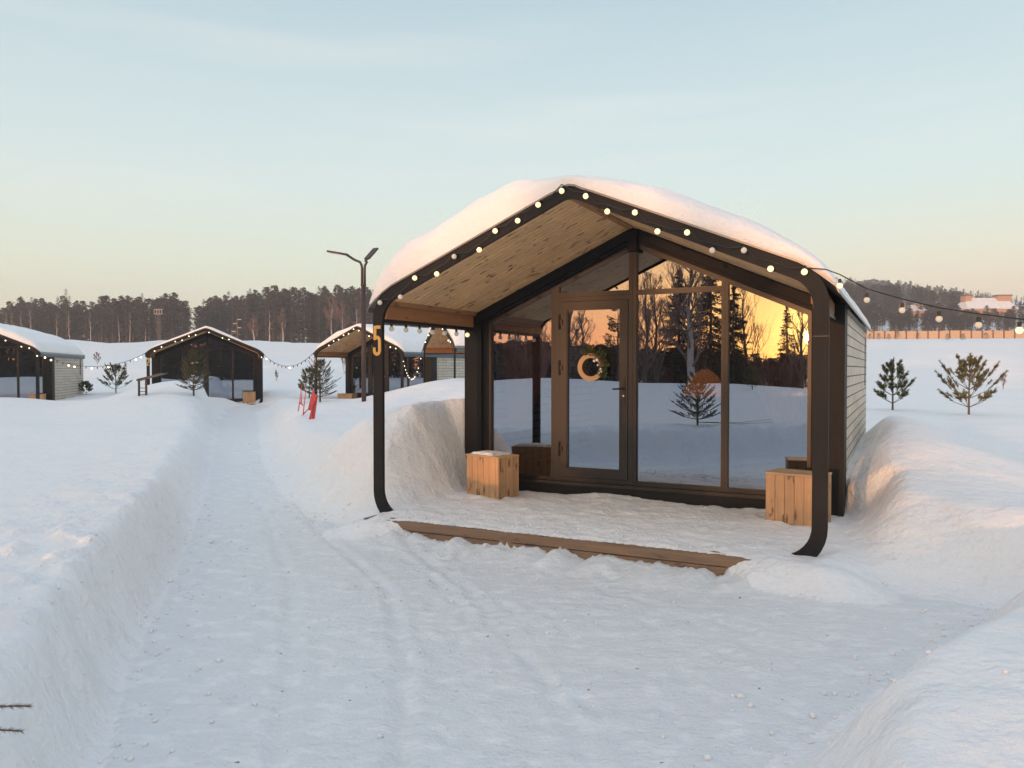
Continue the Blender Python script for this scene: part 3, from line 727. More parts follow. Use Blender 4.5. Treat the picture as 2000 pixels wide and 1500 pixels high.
for nm, cab, lx, ly, lab in (('a', CABINS[0], 3.9, 1.2, 'plank crate behind the post of the leftmost cabin'), ('b', CABINS[1], 3.75, .9, 'plank crate at the right end of the porch of cabin 2'),
                             ('c', CABINS[2], .15, 1.25, 'long plank crate on the porch of cabin 3, left of the lamp post')):
    p = loc2w(lx, ly, 0, *cab)
    o = copy_tree(c2); o.location = (p.x, p.y, .22); o.rotation_euler = (0, 0, -cab[2]); o['label'] = lab
    if nm == 'c': o.scale = (1.5, 1, .9)
# ------------------------------------------------------------------ wreath
def brush(mb, p0, p1, ln, n, mi=0, wd=.0016, fwd=.55, rg=rnd):
    p0 = Vector(p0); p1 = Vector(p1); d = (p1-p0); Ld = d.length; d.normalize(); a = d.orthogonal().normalized(); b = d.cross(a)
    for k in range(n):
        t = rg.random(); th = rg.uniform(0, 6.283); r_ = a*math.cos(th)+b*math.sin(th)
        q = p0+d*Ld*t; tip = q+(r_*(1-fwd*.6)+d*fwd).normalized()*ln*rg.uniform(.7, 1.1)
        s = d.cross(r_)*wd
        mb.add([q-s, q+s, tip], [(0, 1, 2)], mi)
wr = empty('door_wreath', loc2w(1.752, 1.958, 1.745), -TH, 'wooden ring wreath with evergreen sprigs and white pompoms on the glass door', 'wreath')
A = [(.168*math.cos(R(a)), .168*math.sin(R(a))) for a in range(0, 360, 8)]; B = [(.112*math.cos(R(a)), .112*math.sin(R(a))) for a in range(0, 360, 8)]
ring_mb(MB(), A, B, 0, .012).build('wooden_ring', M['ringw'], wr)
mb = MB(); rg = random.Random(4)
for k in range(46):
    a = R(rg.uniform(-38, 118)); r0 = rg.uniform(.11, .20); p = Vector((r0*math.cos(a), -.012-rg.random()*.03, r0*math.sin(a)))
    dr_ = R(math.degrees(a)+rg.uniform(-70, 60)); q = p+Vector((math.cos(dr_), -.15, math.sin(dr_)))*rg.uniform(.04, .08)
    brush(mb, p, q, .036, 40, 0, .0045, .5, rg)
M['sprig'] = simple('wreath_evergreen', (.13, .17, .06), .6, 0, .4, 40); mb.build('evergreen_sprigs', M['sprig'], wr)
mb = MB(); mb.tube([(.168*.85*math.cos(R(a)), -.03, .15*math.sin(R(a))) for a in range(-30, 110, 12)], .010, 6); mb.build('brown_ribbon', M['twig'], wr)
for a, r0, s in ((48, .10, .017), (40, .135, .02), (12, .115, .012), (-8, .15, .014), (-18, .165, .012), (-28, .15, .010), (95, .14, .008)):
    MB().sphere((r0*math.cos(R(a)), -.055, r0*math.sin(R(a))), s, 8, 6).build('pompom', M['white'], wr, smooth=True)
# ------------------------------------------------------------------ string lights
bm_ = MB().sphere((0, 0, 0), .0265, 12, 8); bulb_lit = bm_.build('bulb', M['bulb'], None, smooth=True).data
MBc = MB().sphere((0, 0, -.004), .013, 8, 6); 
bulb_dim = MB().sphere((0, 0, 0), .0265, 12, 8).build('bulb', M['bulbd'], None, smooth=True).data
sock = MB().tube([(0, 0, .024), (0, 0, .062)], .014, 8).build('socket', M['cable'], None).data
for o in list(bpy.data.objects):
    if o.type == 'MESH' and o.data in (bulb_lit, bulb_dim, sock): bpy.data.objects.remove(o)
bulb_dark = MB().tube([(0, 0, -.02), (0, 0, .045)], [.012, .024], 6).build('bulb', M['cable'], None).data
bpy.data.objects.remove([o for o in bpy.data.objects if o.data is bulb_dark][0])
core = MB().sphere((0, 0, 0), .031, 10, 6).build('core', M['core'], None, smooth=True).data
bpy.data.objects.remove([o for o in bpy.data.objects if o.data is core][0])
def light_string(P, cable, label, big=True, rg=random.Random(9), scale=1.0, lit=.6, dirs=None, grp='strings of festoon bulbs'):
    o = empty('string_lights', P[0], 0, label, 'string lights', grp)
    O = Vector(P[0])
    MB().tube([Vector(p)-O for p in cable], .0055*scale if big else .010, 5).build('cable', M['cable'], o)
    for i, p in enumerate(P):
        on = rg.random() < lit
        b = bpy.data.objects.new('bulb', (core if (on and not big) else bulb_lit) if on else (bulb_dim if big else bulb_dark))
        COL.objects.link(b); b.parent = o; b.location = Vector(p)-O; b.scale = (scale,)*3
        if big:
            if dirs: b.rotation_euler = dirs[i]
            s = bpy.data.objects.new('socket', sock); COL.objects.link(s); s.parent = b
            if on:
                cc = bpy.data.objects.new('filament', core); COL.objects.link(cc); cc.parent = b; cc.scale = (.62,)*3; cc.location = (0, 0, -.002)
    return o
def ray(x, y):
    # pixel of the full-size frame to a direction, camera pitch included
    d = Vector(((x-1000)/FPX, 1, -(y-750)/FPX)); d.rotate(Matrix.Rotation(R(-1.1), 3, 'X')); return d
def on_plane(x, y, ly):
    d = ray(x, y); n = Vector((ST, CT, 0)); o = loc2w(0, ly, 0); return Vector((0, 0, CZ))+d*((o-Vector((0, 0, CZ))).dot(n)/d.dot(n))
fr_px = [(742, 591), (782, 580), (810, 543), (853, 535), (887, 501), (936, 488), (967, 451), (1011, 431), (1051, 400), (1097, 373), (1144, 383), (1186, 413), (1240, 415),
         (1284, 452), (1342, 454), (1391, 489), (1453, 489), (1505, 525), (1571, 531)]
P = [on_plane(x, y, -.055) for x, y in fr_px]
# cable droops between sockets that sit on the arch
C_ = []
for i in range(len(P)):
    up = Vector((0, 0, .062 if (i % 2 or i > 10 and fr_px[i][1] > fr_px[i-1][1]+20) else .03))
    a = P[i]+up; C_.append(a)
    if i < len(P)-1:
        b = P[i+1]+Vector((0, 0, .05)); C_.append((a+b)/2-Vector((0, 0, .035)))
ax_ = (ST, CT)
dirs = []
for i in range(len(P)):
    dirs.append((R(rnd.uniform(-75, -20)), R(rnd.uniform(-15, 15)), -TH))
C_ = [p+Vector((0, 0, 0)) for p in C_]
def litseq(P, lits): return None
light_string(P, C_, 'festoon bulbs strung along the front arch of the near cabin', True, random.Random(2), 1.0, .8, dirs)
P = [loc2w(.10, .2+.275*k, 2.225-.062*1.0) for k in range(7)]
light_string(P, [loc2w(.10, y, 2.222) for y in (.05, .6, 1.2, 1.9)], 'seven festoon bulbs hanging under the left eave beam of the near porch', True, random.Random(5), 1.1, .55)
sp = [(1612, 548, 6.22), (1640, 558, 6.08), (1693, 586, 5.86), (1762, 606, 5.6), (1834, 623, 5.35), (1911, 635, 5.1), (1991, 645, 4.88), (2080, 652, 4.6), (2180, 655, 4.35)]
P = [Vector((0, 0, CZ))+ray(x, y)*d for x, y, d in sp][1:]
Cb = [on_plane(1571, 523, -.05)]+[Vector((0, 0, CZ))+ray(x, y-22)*d for x, y, d in sp]+[Vector((3.9, 3.6, 2.35))]
light_string(P, Cb, 'festoon bulbs spanning from the near cabin corner to the right edge', True, random.Random(3), .86, .3)
def arch_string(cab, label, seed, z0=0):
    x0, y0, th = cab; P = []; n = 18
    for k in range(n):
        x = .05+(W-.1)*k/(n-1); z = ZE+PT*min(x, W-x)-.10-(.06 if k % 2 else 0)
        if k in (0, n-1): z -= .12
        P.append(loc2w(x, -.05, z+z0, x0, y0, th))
    light_string(P, [p+Vector((0, 0, .05)) for p in P], label, False, random.Random(seed), .68, .66)
arch_string(CABINS[0], 'tiny lit bulbs along the eaves of the leftmost cabin', 21)
arch_string(CABINS[1], 'tiny lit bulbs along the gable of cabin 2', 22)
arch_string(CABINS[2], 'tiny lit bulbs along the gable of cabin 3', 23)
arch_string(CABINS[3], 'tiny lit bulbs along the narrow arch of the side-on cabin', 24, .06)
def span(a, b, sag, n, label, seed, lit):
    a = Vector(a); b = Vector(b); pts = [a.lerp(b, k/(n+1))-Vector((0, 0, sag*4*(k/(n+1))*(1-k/(n+1)))) for k in range(n+2)]
    light_string([p-Vector((0, 0, .07)) for p in pts[1:-1]], pts, label, False, random.Random(seed), 1.1 if lit < .5 else .5, lit)
c1 = [loc2w(W, 0, 2.35, *CABINS[0]), loc2w(W, 6, 2.2, *CABINS[0])]
span(c1[0], loc2w(0, -.05, 2.4, *CABINS[1]), .55, 18, 'sagging bulb string between the leftmost cabin and cabin 2', 31, .2)
span(loc2w(W, -.05, 2.4, *CABINS[1]), loc2w(0, -.05, 2.4, *CABINS[2]), .55, 12, 'sagging bulb string between cabin 2 and cabin 3', 32, .2)
span(loc2w(W, -.05, 2.3, *CABINS[2]), loc2w(0, -.05, 2.4, *CABINS[3]), .95, 16, 'lit bulb string looping between cabin 3 and the side-on cabin', 33, .9)
# ------------------------------------------------------------------ lamp post
def at(x, d, z=0): return Vector(((x-1000)/FPX*d, d, z))
def zpx(y, d): return CZ+(HY-y)/FPX*d
lpx = at(710.5, 22); lz = zt(lpx.x, 22)
lp = empty('street_lamp', (lpx.x, 22, lz), 0, 'tall brown lamp post with two arms beside the near cabin', 'street lamp')
zf = zpx(525, 22)-lz; zs = zpx(558, 22)-lz
MB().tube([(0, 0, -.3), (0, 0, zs)], .068, 12).build('lower_pole', M['lamp'], lp, smooth=True)
mb = MB(); mb.tube([(0, 0, zs), (0, 0, zs+.04)], .08, 12); mb.build('collar', M['lamp'], lp)
for sx, ex, ey, hx, hy, zt0, zt1 in ((-1, -.50, .1, -1.12, .1, 3.15, 3.44), (1, .09, .18, .22, .50, 3.22, 3.62)):
    z1 = CZ+3.15-lz; base = Vector((sx*.038, 0, zs-.02))
    h0 = zpx(497 if sx < 0 else 503, 22)-lz; h1 = zpx(490 if sx < 0 else 485, 22)-lz
    a = MB().tube([base, (sx*.038, 0, zf), (sx*.05, 0, zf+.10), (sx*.10, .02, zf+.19), (ex*.5, ey*.4, h0-.16 if sx < 0 else h0-.1), (ex, ey, h0)], .036, 8).build('arm', M['lamp'], lp, smooth=True)
    d = (Vector((hx, hy, h1))-Vector((ex, ey, h0))).normalized(); M4 = Matrix.Translation(Vector((ex, ey, h0)))@d.to_track_quat('X', 'Z').to_matrix().to_4x4()
    hd = MB().box(-.05, .56, -.09, .09, -.02, .03, 0, M4).build('lamp_head', M['lamp'], a, bevel=.01)
    MB().box(.12, .52, -.07, .07, -.027, -.021, 0, M4).build('lens', M['steel'], hd)
# ------------------------------------------------------------------ red board figure leaning in the snow
def red_boards(px, d, label, pieces):
    p = at(px, d); zz = zt(p.x, d); o = empty('red_cutout_boards', (p.x, d, zz), 0, label, 'garden figure', 'red boards stuck in the snow')
    for name, poly, y, m in pieces:
        k = d/FPX; mb = MB(); mb.prism([((x-px)*k, (855-yy)*k*1.0-.12) for x, yy in poly], y, y+.03); mb.build(name, M[m], o)
    return o
red_boards(606, 18.2, 'bright red cut-out board standing split-legged in the snow beside the path', [
    ('front_board', [(598, 862), (606, 861), (608, 840), (610, 822), (619, 797), (614, 796), (613, 788), (611, 786), (608, 797), (601, 825), (602, 828), (607, 828)], 0, 'red'),
    ('rear_board', [(606, 859), (611, 857), (619, 797), (611, 797)], .06, 'red')])
red_boards(585, 19, 'thin dark red spike frame standing edge-on left of the red board', [
    ('spike', [(581, 839), (583, 836), (589.5, 787), (588.8, 787)], 0, 'red'), ('brace', [(584, 822), (592, 828), (592, 826), (585, 820)], .03, 'red'), ('inner_spike', [(586, 822), (588.5, 822), (589, 800)], .02, 'red')])
red_boards(594, 18.8, 'second thin red spike frame between the other spike and the red board', [
    ('spike', [(590, 847), (592, 843), (598, 789), (597.2, 789)], 0, 'red'), ('brace', [(591, 844), (600, 834), (600, 832), (592, 840)], .03, 'red')])
# ------------------------------------------------------------------ metal stand with sloping top
SD = 21.5
p = at(277, SD); zz = zt(p.x, SD); k = SD/FPX
st = empty('ladder_stand', (p.x, SD, zz), 0, 'brown metal ladder stand with a sloping shelf before cabin 2', 'stand')
zb = zpx(778, SD)-zz-.25
for x, y0_ in ((-8*k, 741), (6*k, 739)):
    MB().box(x, x+3*k, 0, .05, zb, zpx(y0_, SD)-zz).build('leg', M['lamp'], st)
for y in (757, 764, 770): MB().box(-6*k, 7*k, .01, .04, zpx(y+1.2, SD)-zz, zpx(y, SD)-zz).build('rung', M['lamp'], st)
mb = MB(); mb.prism([(-10*k, zpx(744, SD)-zz), (-10*k, zpx(740, SD)-zz), (42*k, zpx(727.5, SD)-zz), (42*k, zpx(729.5, SD)-zz), (10*k, zpx(738, SD)-zz)], -.02, .28); mb.build('shelf', M['lamp'], st)
# ------------------------------------------------------------------ young conifers
def young(loc, h, label, kind='pine', seed=1, wid=.5, group='young conifers in the snow', needles=1.0, snow=0, extra=()):
    rg = random.Random(seed); o = empty('young_pine' if kind == 'pine' else 'young_spruce', loc, 0, label, 'young tree', group)
    st_ = MB(); nd = MB(); sn = []
    st_.tube([(0, 0, -.2), (0, 0, h*.5), (0, 0, h*.96)], [.022*h+.004, .014*h, .004], 6)
    nl = .085 if kind == 'pine' else .026; wdn = .0055 if kind == 'pine' else .0028
    nl *= (1 if h < 2 else 1.2)
    levels = max(4, int(h/ (.23 if kind == 'pine' else .15)))
    wdn *= min(1.7, max(1, math.hypot(loc[0], loc[1])/15)) if loc[1] > 5 else 1
    for L_ in range(levels):
        u = (L_+.3)/levels; zz = h*(.10+.80*u); nb = rg.randint(4, 6) if kind == 'pine' else rg.randint(6, 8)
        ln = h*wid*((1-u)**.75*.95+.10)
        a0 = rg.random()*6.28
        for b in range(nb):
            a = a0+b*6.283/nb+rg.uniform(-.3, .3); l = ln*rg.uniform(.7, 1.12); up = (.50+1.0*u) if kind == 'pine' else (.25+.9*u)
            dx, dy = math.cos(a), math.sin(a)
            pts = [Vector((0, 0, zz)), Vector((dx*l*.5, dy*l*.5, zz+l*.5*up*.7)), Vector((dx*l, dy*l, zz+l*up*1.15))]
            st_.tube(pts, [.008*h**.5, .006, .003], 4, cap=False)
            nn = int((105 if kind == 'pine' else 90)*needles)
            brush(nd, pts[1], pts[2], nl, nn, 0, wdn, .65, rg); 
            if kind != 'pine': brush(nd, pts[0].lerp(pts[1], .2), pts[1], nl, nn//2, 0, wdn, .6, rg)
            for t in ((.45, .6, .8) if kind == 'pine' else (.3, .5, .65, .82)):
                q = pts[0].lerp(pts[2], t) if t < .5 else pts[1].lerp(pts[2], (t-.5)*2)
                s = rg.choice((-1, 1))
                for s in ((-1, 1) if kind != 'pine' or t > .5 else (s,)):
                    aa = a+s*rg.uniform(.45, .8); m_ = l*(1.05-t)*rg.uniform(.3, .6); e = q+Vector((math.cos(aa)*m_, math.sin(aa)*m_, m_*(up*1.1+.1)))
                    st_.tube([q, e], [.004, .002], 3, cap=False); brush(nd, q.lerp(e, .25), e, nl, nn//2, 0, wdn, .65, rg)
            if snow and rg.random() < snow: sn.append(MB().sphere(pts[0].lerp(pts[1], .7)+Vector((0, 0, .01)), .035*h, 8, 5, 0, .45))
    for k in range(5 if kind == 'pine' else 3):
        a = rg.random()*6.28; t = .05 if k == 0 else .16*h
        e = Vector((math.cos(a)*t*.35, math.sin(a)*t*.35, h*1.02+ (0 if k else .06))); s0 = Vector((0, 0, h*.86)); st_.tube([s0, e], [.005, .003], 4); brush(nd, s0, e, nl*.9, int(80*needles), 0, wdn, .8, rg)
    for e in extra:
        e = Vector(e)-Vector(loc); s0 = Vector((0, 0, max(.1, e.z-.12))); m_ = s0.lerp(e, .6)+Vector((0, 0, -.04)); st_.tube([s0, m_, e], [.007, .004, .002], 5); brush(nd, m_, e, .02, 420, 0, .0011, .7, rg); brush(nd, s0, m_, .02, 300, 0, .0011, .7, rg)
    st_.build('trunk', M['bark'], o); nd.build('foliage', M['needle'] if kind == 'pine' else M['needle2'], o)
    for q in sn: q.build('snow_clump', M['snow'], o, smooth=True)
    return o
def put(px, ybase, d): 
    p = at(px, d); return (p.x, d, zt(p.x, d)-.02)
young(put(1744, 793, 20.6), 1.32, 'slimmer young pine right of the near cabin, closest to its wall', 'pine', 4, .46)
young(put(1893, 803, 18.3), 1.30, 'wider young pine near the right edge of the snow field', 'pine', 9, .62)
young(put(226, 757, 38), 1.35, 'round young pine between the leftmost cabin and cabin 2', 'pine', 12, .62)
young(put(378, 775, 22), 1.35, 'scruffy young spruce on the snow heap before cabin 2', 'spruce', 15, .40, snow=.1)
young(put(625, 786, 24.5), 1.45, 'young spruce in front of the left post of cabin 3', 'spruce', 18, .5, snow=.05)
young(put(604, 748, 33), 1.25, 'young pine behind the left post of cabin 3', 'pine', 19, .5)
young(put(168, 757, 36.5), .55, 'tiny pine poking past the rear corner of the leftmost cabin', 'pine', 22, .7)
tp = [Vector((0, 0, CZ))+ray(x, y)*d for x, y, d in ((60, 1379, 2.3), (40, 1428, 2.25))]
young((-2.95, 2.75, zt(-2.95, 2.75)-.03), 1.15, 'young spruce left of the camera with two twigs reaching into the frame', 'spruce', 33, .56, needles=2.4, extra=tp)
for i, (px, yy, d) in enumerate([(1792, 660, 165), (1715, 661, 172), (1850, 662, 168), (1735, 662, 160), (1752, 661, 170), (1925, 662, 160), (1698, 664, 150), (1880, 662, 172)]):
    young(put(px, yy, d), rnd.uniform(1.0, 2.2), 'small pine sapling in front of the beige fence', 'pine', 40+i, .5, 'small saplings before the fence', .25)
# ------------------------------------------------------------------ bare trees
def bare(name, loc, h, label, seed, group=None, depth=5, spread=.5, mats=None, cat='bare tree', r0=None, nb=9, up=.35, low=.22):
    rg = random.Random(seed); o = empty(name, loc, 0, label, cat, group)
    tr = MB(); br = MB(); r0 = r0 or h*.011
    n = 9; pts = [Vector((0, 0, -.3))]; x = y = 0
    for k in range(1, n): x += rg.uniform(-.02, .02)*h; y += rg.uniform(-.02, .02)*h; pts.append(Vector((x, y, h*k/(n-1))))
    rr = [r0*(1-.93*(k/(n-1))**1.1) for k in range(n)]
    tr.tube(pts, rr, 7)
    rmin = .00024*max(25, math.hypot(loc[0], loc[1]+0))*(1.0 if loc[1] > 0 else .75)
    def grow(p, d, l, r, dep):
        r = max(r, rmin); m = 3; q = [p]; dd = d.copy()
        for k in range(m):
            dd = (dd+Vector((rg.uniform(-.25, .25), rg.uniform(-.25, .25), rg.uniform(-.05, .22)*up*3))).normalized(); q.append(q[-1]+dd*l/m)
        br.tube(q, [r, r*.8, r*.6, r*.4], 4 if dep > 2 else 3, cap=False)
        if dep <= 0: return
        for k in range(rg.randint(3, 4) if dep > 1 else 4):
            t = rg.uniform(.3, 1); i = min(int(t*m), m-1); b = q[i].lerp(q[i+1], t*m-i)
            nd = (dd+Vector((rg.uniform(-1, 1), rg.uniform(-1, 1), rg.uniform(-.25, .8)*up*2))*.75).normalized()
            grow(b, nd, l*rg.uniform(.45, .72), r*.5, dep-1)
    for k in range(nb):
        t = low+(1-low)*(k+.5)/nb; i = min(int(t*(n-1)), n-2); b = pts[i].lerp(pts[i+1], t*(n-1)-i); a = k*2.4+rg.uniform(-.4, .4)
        l = h*spread*(1-t*.75)*rg.uniform(.7, 1.1)
        grow(b, Vector((math.cos(a), math.sin(a), .55+up)).normalized(), l, max(r0*.42*(1-t*.6), .006), depth-2)
    mt = mats or ('birch', 'twig')
    tr.build('trunk', M[mt[0]], o, smooth=True); br.build('branches', M[mt[1]], o)
    return o
# ------------------------------------------------------------------ far forests
def tree_mesh(kind, seed):
    rg = random.Random(seed); mb = MB(); h = 1.0
    if kind == 'pine':
        mb.tube([(0, 0, -.05), (rg.uniform(-.01, .01), 0, .5), (rg.uniform(-.02, .02), 0, .97)], [.012, .009, .003], 4, 1)
        c0 = rg.uniform(.12, .36); n = 520
        for k in range(n):
            u = rg.random()**.8; z = c0+(1-c0)*u; r = .15*math.sqrt(max(.02, 1-((u-.35)/.68)**2)) if u > .1 else .09
            a = rg.random()*6.28; q = rg.random()**.5*r*(.7+.5*math.sin(z*38+seed)*math.sin(a*2+z*9)); p = Vector((math.cos(a)*q, math.sin(a)*q, z))
            s = rg.uniform(.014, .038); v1 = Vector((rg.uniform(-1, 1), rg.uniform(-1, 1), rg.uniform(-.4, .5)))*s; v2 = Vector((rg.uniform(-1, 1), rg.uniform(-1, 1), rg.uniform(.1, 1)))*s
            mb.add([p-v1, p+v1*.9-v2*.3, p+v2], [(0, 1, 2)]) if k % 2 else mb.add([p-v1, p-v2*.6, p+v1, p+v2*.6], [(0, 1, 2, 3)])
        for k in range(7):
            z = c0*rg.uniform(.5, 1); a = rg.random()*6.28; mb.tube([(0, 0, z), (math.cos(a)*.07, math.sin(a)*.07, z+.01)], [.003, .001], 3, 1, False)
    else:
        mb.tube([(0, 0, -.05), (0, 0, .97)], [.012, .002], 4, 1)
        n = 380
        for k in range(n):
            u = rg.random(); z = .10+.9*u**1.15; lay = .75+.35*math.sin(z*70+seed); r = .17*(1-z)**.85*lay+.006
            a = rg.random()*6.28; q = r*rg.uniform(.25, 1.05); p = Vector((math.cos(a)*q, math.sin(a)*q, z-q*.25))
            s = rg.uniform(.014, .034)*(1.15-z*.6); o_ = Vector((math.cos(a), math.sin(a), -.35))*s; t_ = Vector((-math.sin(a), math.cos(a), rg.uniform(-.3, .3)))*s*.8
            mb.add([p-t_, p+t_, p+o_*1.6], [(0, 1, 2)])
    o = mb.build('t', [M['pinef' if kind == 'pine' else 'spruf'], M['pinebark']], None); me = o.data; bpy.data.objects.remove(o); return me
PINES = [tree_mesh('pine', s) for s in (1, 2, 3, 4, 5)]; SPRUCES = [tree_mesh('spruce', s) for s in (11, 12, 13)]
def far_tree(x, y, h, label, grp, kind=None, wide=1.0, rg=rnd):
    kind = kind or ('spruce' if rg.random() < .22 else 'pine')
    o = bpy.data.objects.new('pine_tree' if kind == 'pine' else 'spruce_tree', rg.choice(PINES if kind == 'pine' else SPRUCES)); COL.objects.link(o)
    o.location = (x, y, zt(x, y)); wd = h*wide*rg.uniform(.85, 1.15); o.scale = (wd, wd, h); o.rotation_euler = (0, 0, rg.random()*6.28)
    return tag(o, label, 'tree', grp)
def wood_mass(name, spots, label, rg, under=45):
    mb = MB(); src = {}
    VS = []; FS = []; MI = []; off = 0
    for me in PINES+SPRUCES:
        v = np.zeros(len(me.vertices)*3); me.vertices.foreach_get('co', v); src[me.name] = (v.reshape(-1, 3), [tuple(p.vertices) for p in me.polygons], [p.material_index for p in me.polygons])
    keys = [m.name for m in PINES]*2+[m.name for m in SPRUCES]
    allz = terrain(np.array([s[0] for s in spots]), np.array([s[1] for s in spots]))[0]
    loops = []; starts = []; tot = []
    for (x, y, h, wd), z in zip(spots, allz):
        v, f, mi = src[rg.choice(keys)]; a = rg.random()*6.28; c, s = math.cos(a), math.sin(a)
        q = np.stack([(v[:, 0]*c-v[:, 1]*s)*h*wd+x, (v[:, 0]*s+v[:, 1]*c)*h*wd+y, v[:, 2]*h+z-.1], 1); VS.append(q)
        for p in f: FS.append(tuple(i+off for i in p))
        MI += mi; off += len(v)
        nb = under
        if nb:
            b_ = np.array([[rg.gauss(0, 1)*h*.13+x, rg.gauss(0, 1)*h*.05+y, z+h*.5*rg.random()**1.2] for _ in range(nb)]); dd = np.array([[[rg.uniform(-1, 1)*.045*h, 0, rg.uniform(-1, 1)*.05*h] for _ in range(4)] for _ in range(nb)])
            VS.append((b_[:, None, :]+dd*np.array([1, 1, 1])).reshape(-1, 3))
            for k in range(nb): FS.append((off+4*k, off+4*k+1, off+4*k+2)); FS.append((off+4*k+1, off+4*k+3, off+4*k+2)); MI += [2, 2]
            off += 4*nb
    me = bpy.data.meshes.new(name); me.from_pydata(np.concatenate(VS).tolist(), [], FS); me.materials.append(M['pinef']); me.materials.append(M['pinebark']); me.materials.append(M['under']); me.polygons.foreach_set('material_index', MI); me.update()
    o = bpy.data.objects.new(name, me); COL.objects.link(o); return tag(o, label, 'forest', None, 'stuff')
rg = random.Random(77)
# left wood, individually: px 0..375
TL = [(0, 600), (20, 590), (60, 583), (95, 588), (130, 583), (170, 590), (210, 583), (260, 580), (300, 578), (345, 577), (368, 590)]
TCn = [(385, 600), (400, 585), (430, 575), (470, 572), (500, 566), (550, 563), (610, 562), (660, 563), (710, 566), (760, 572), (900, 580)]
def topz(tab, px): return float(np.interp(px, [a for a, _ in tab], [b for _, b in tab]))
for i in range(74):
    px = -12+385*(i+rg.uniform(-.3, .3))/73; d = 192+rg.uniform(0, 16); x = (px-1000)/FPX*d; z = zt(x, d); h = zpx(topz(TL, max(px, 0))+rg.uniform(-7, 16), d)-z
    if px > 372: continue
    far_tree(x, d, h, 'dark conifer in the front row of the left-hand wood', 'conifers of the left-hand wood', None, 1.15, rg)
o = far_tree((131-1000)/FPX*188, 188, zpx(564, 188)-zt((131-1000)/FPX*188, 188), 'tallest spruce, standing above the left-hand wood', None, 'spruce', 1.1, rg)
for i in range(84):
    px = 384+400*(i+rg.uniform(-.3, .3))/83; d = 205+rg.uniform(0, 18); x = (px-1000)/FPX*d; z = zt(x, d); h = zpx(topz(TCn, px)+rg.uniform(-6, 16), d)-z
    far_tree(x, d, h, 'dark conifer in the front row of the wood behind cabins 2 and 3', 'conifers of the middle wood', None, 1.1, rg)
spots = []
for i in range(300):
    px = rg.uniform(-60, 900) if i < 230 else rg.uniform(900, 1640); d = rg.uniform(212, 240)
    if 366 < px < 392: continue
    x = (px-1000)/FPX*d; z = .56+(d-34)*.043; tb = TL if px < 375 else TCn
    spots.append((x, d, max(6, zpx(topz(tb, px)+rg.uniform(0, 22), d)-z-1), 1.2))
wood_mass('forest_mass', spots, 'mass of dark conifers filling the woods behind their front rows', rg)
# right hill wood
TRt = [(1600, 545), (1640, 545), (1720, 548), (1780, 553), (1850, 562), (1900, 568), (1950, 576), (2000, 582), (2080, 590)]
for i in range(70):
    px = 1655+365*(i+rg.uniform(-.4, .4))/69; d = 212+rg.uniform(0, 40); x = (px-1000)/FPX*d; z = zt(x, d)
    h = min(rg.uniform(7, 11), zpx(588+rg.uniform(0, 28), d)-z)
    if 1880 < px < 1990: h = min(h, zpx(598+rg.uniform(-4, 20), d)-z)
    if h > 2: far_tree(x, d, h, 'reddish pine just behind the beige fence', 'pines behind the beige fence', 'pine', 1.5, rg)
spots = []
for i in range(330):
    px = rg.uniform(1560, 2120); d = rg.uniform(255, 400); x = (px-1000)/FPX*d
    z = zt(x, d); top = topz(TRt, px); 
    if 1872 < px < 1996 and d < 290: continue
    hmax = zpx(top+rg.uniform(0, 6)+(400-d)*.06, d)-z
    if hmax < 4: continue
    spots.append((x, d, min(hmax, 17), 1.2))
for i in range(110):
    px = rg.uniform(1640, 2080); d = rg.uniform(206, 256); x = (px-1000)/FPX*d; z = zt(x, d)
    h = min(rg.uniform(5, 8), zpx(600+rg.uniform(0, 25), d)-z)
    if h > 1.5: spots.append((x, d, h, 1.8))
for i in range(120):
    px = 1560+560*i/119; d = 405+rg.uniform(0, 15); x = (px-1000)/FPX*d; z = zt(x, d); h = zpx(topz(TRt, px)+rg.uniform(-4, 6), d)-z
    if h > 3: spots.append((x, d, h, 1.0 if h < 18 else .8))
wood_mass('hill_forest_mass', spots, 'wooded hill of dense pines on the right behind the fence', rg)
# birches in front of the woods
for i, (px, d, ht) in enumerate([(24, 185, 612), (60, 186, 600), (113, 180, 612), (135, 182, 610), (176, 176, 612), (232, 186, 618), (284, 180, 640), (12, 188, 610), (45, 190, 606), (255, 190, 612)]):
    x = (px-1000)/FPX*d; z = zt(x, d)
    bare('birch_tree', (x, d, z), zpx(ht, d)-z, 'slim pale birch at the foot of the left-hand wood', 100+i, 'birches along the left-hand wood', 4, .16, None, 'birch', .10, 8, .9, .4)
for i, (px, d, ht, yb, lab) in enumerate([(497, 120, 618, 672, 'small bare tree right of the roof of cabin 2'), (527, 150, 608, 672, 'straight slim birch left of the forked bare tree'), (553, 118, 612, 680, 'forked bare tree above the string between cabins 2 and 3'),
                                 (648, 125, 590, 650, 'pinkish bare birch above the left slope of cabin 3'), (668, 128, 598, 650, 'bare birch just left of the lamp post'), (694, 150, 596, 650, 'thin birch trunk partly behind the lamp post')]):
    x = (px-1000)/FPX*d; z = zt(x, d)
    bare('birch_tree', (x, d, z), zpx(ht, d)-z, lab, 140+i, None, 5 if i not in (1, 5) else 4, .42 if i not in (1, 5) else .15, None, 'birch', .13, 11, .8, .12, )
# shrubs between
for i, (px, d, h) in enumerate([(690, 50, 1.6), (672, 52, 1.3), (540, 46, .6), (190, 60, .9), (478, 44, .7), (1960, 40, .7), (1900, 43, .5)]):
    x = (px-1000)/FPX*d; bare('bare_shrub', (x, d, zt(x, d)), h, 'thin leafless shrub poking out of the snow field', 160+i, 'leafless shrubs', 4, .6, ('twig', 'twig'), 'shrub', .012, 8, .8, .05)
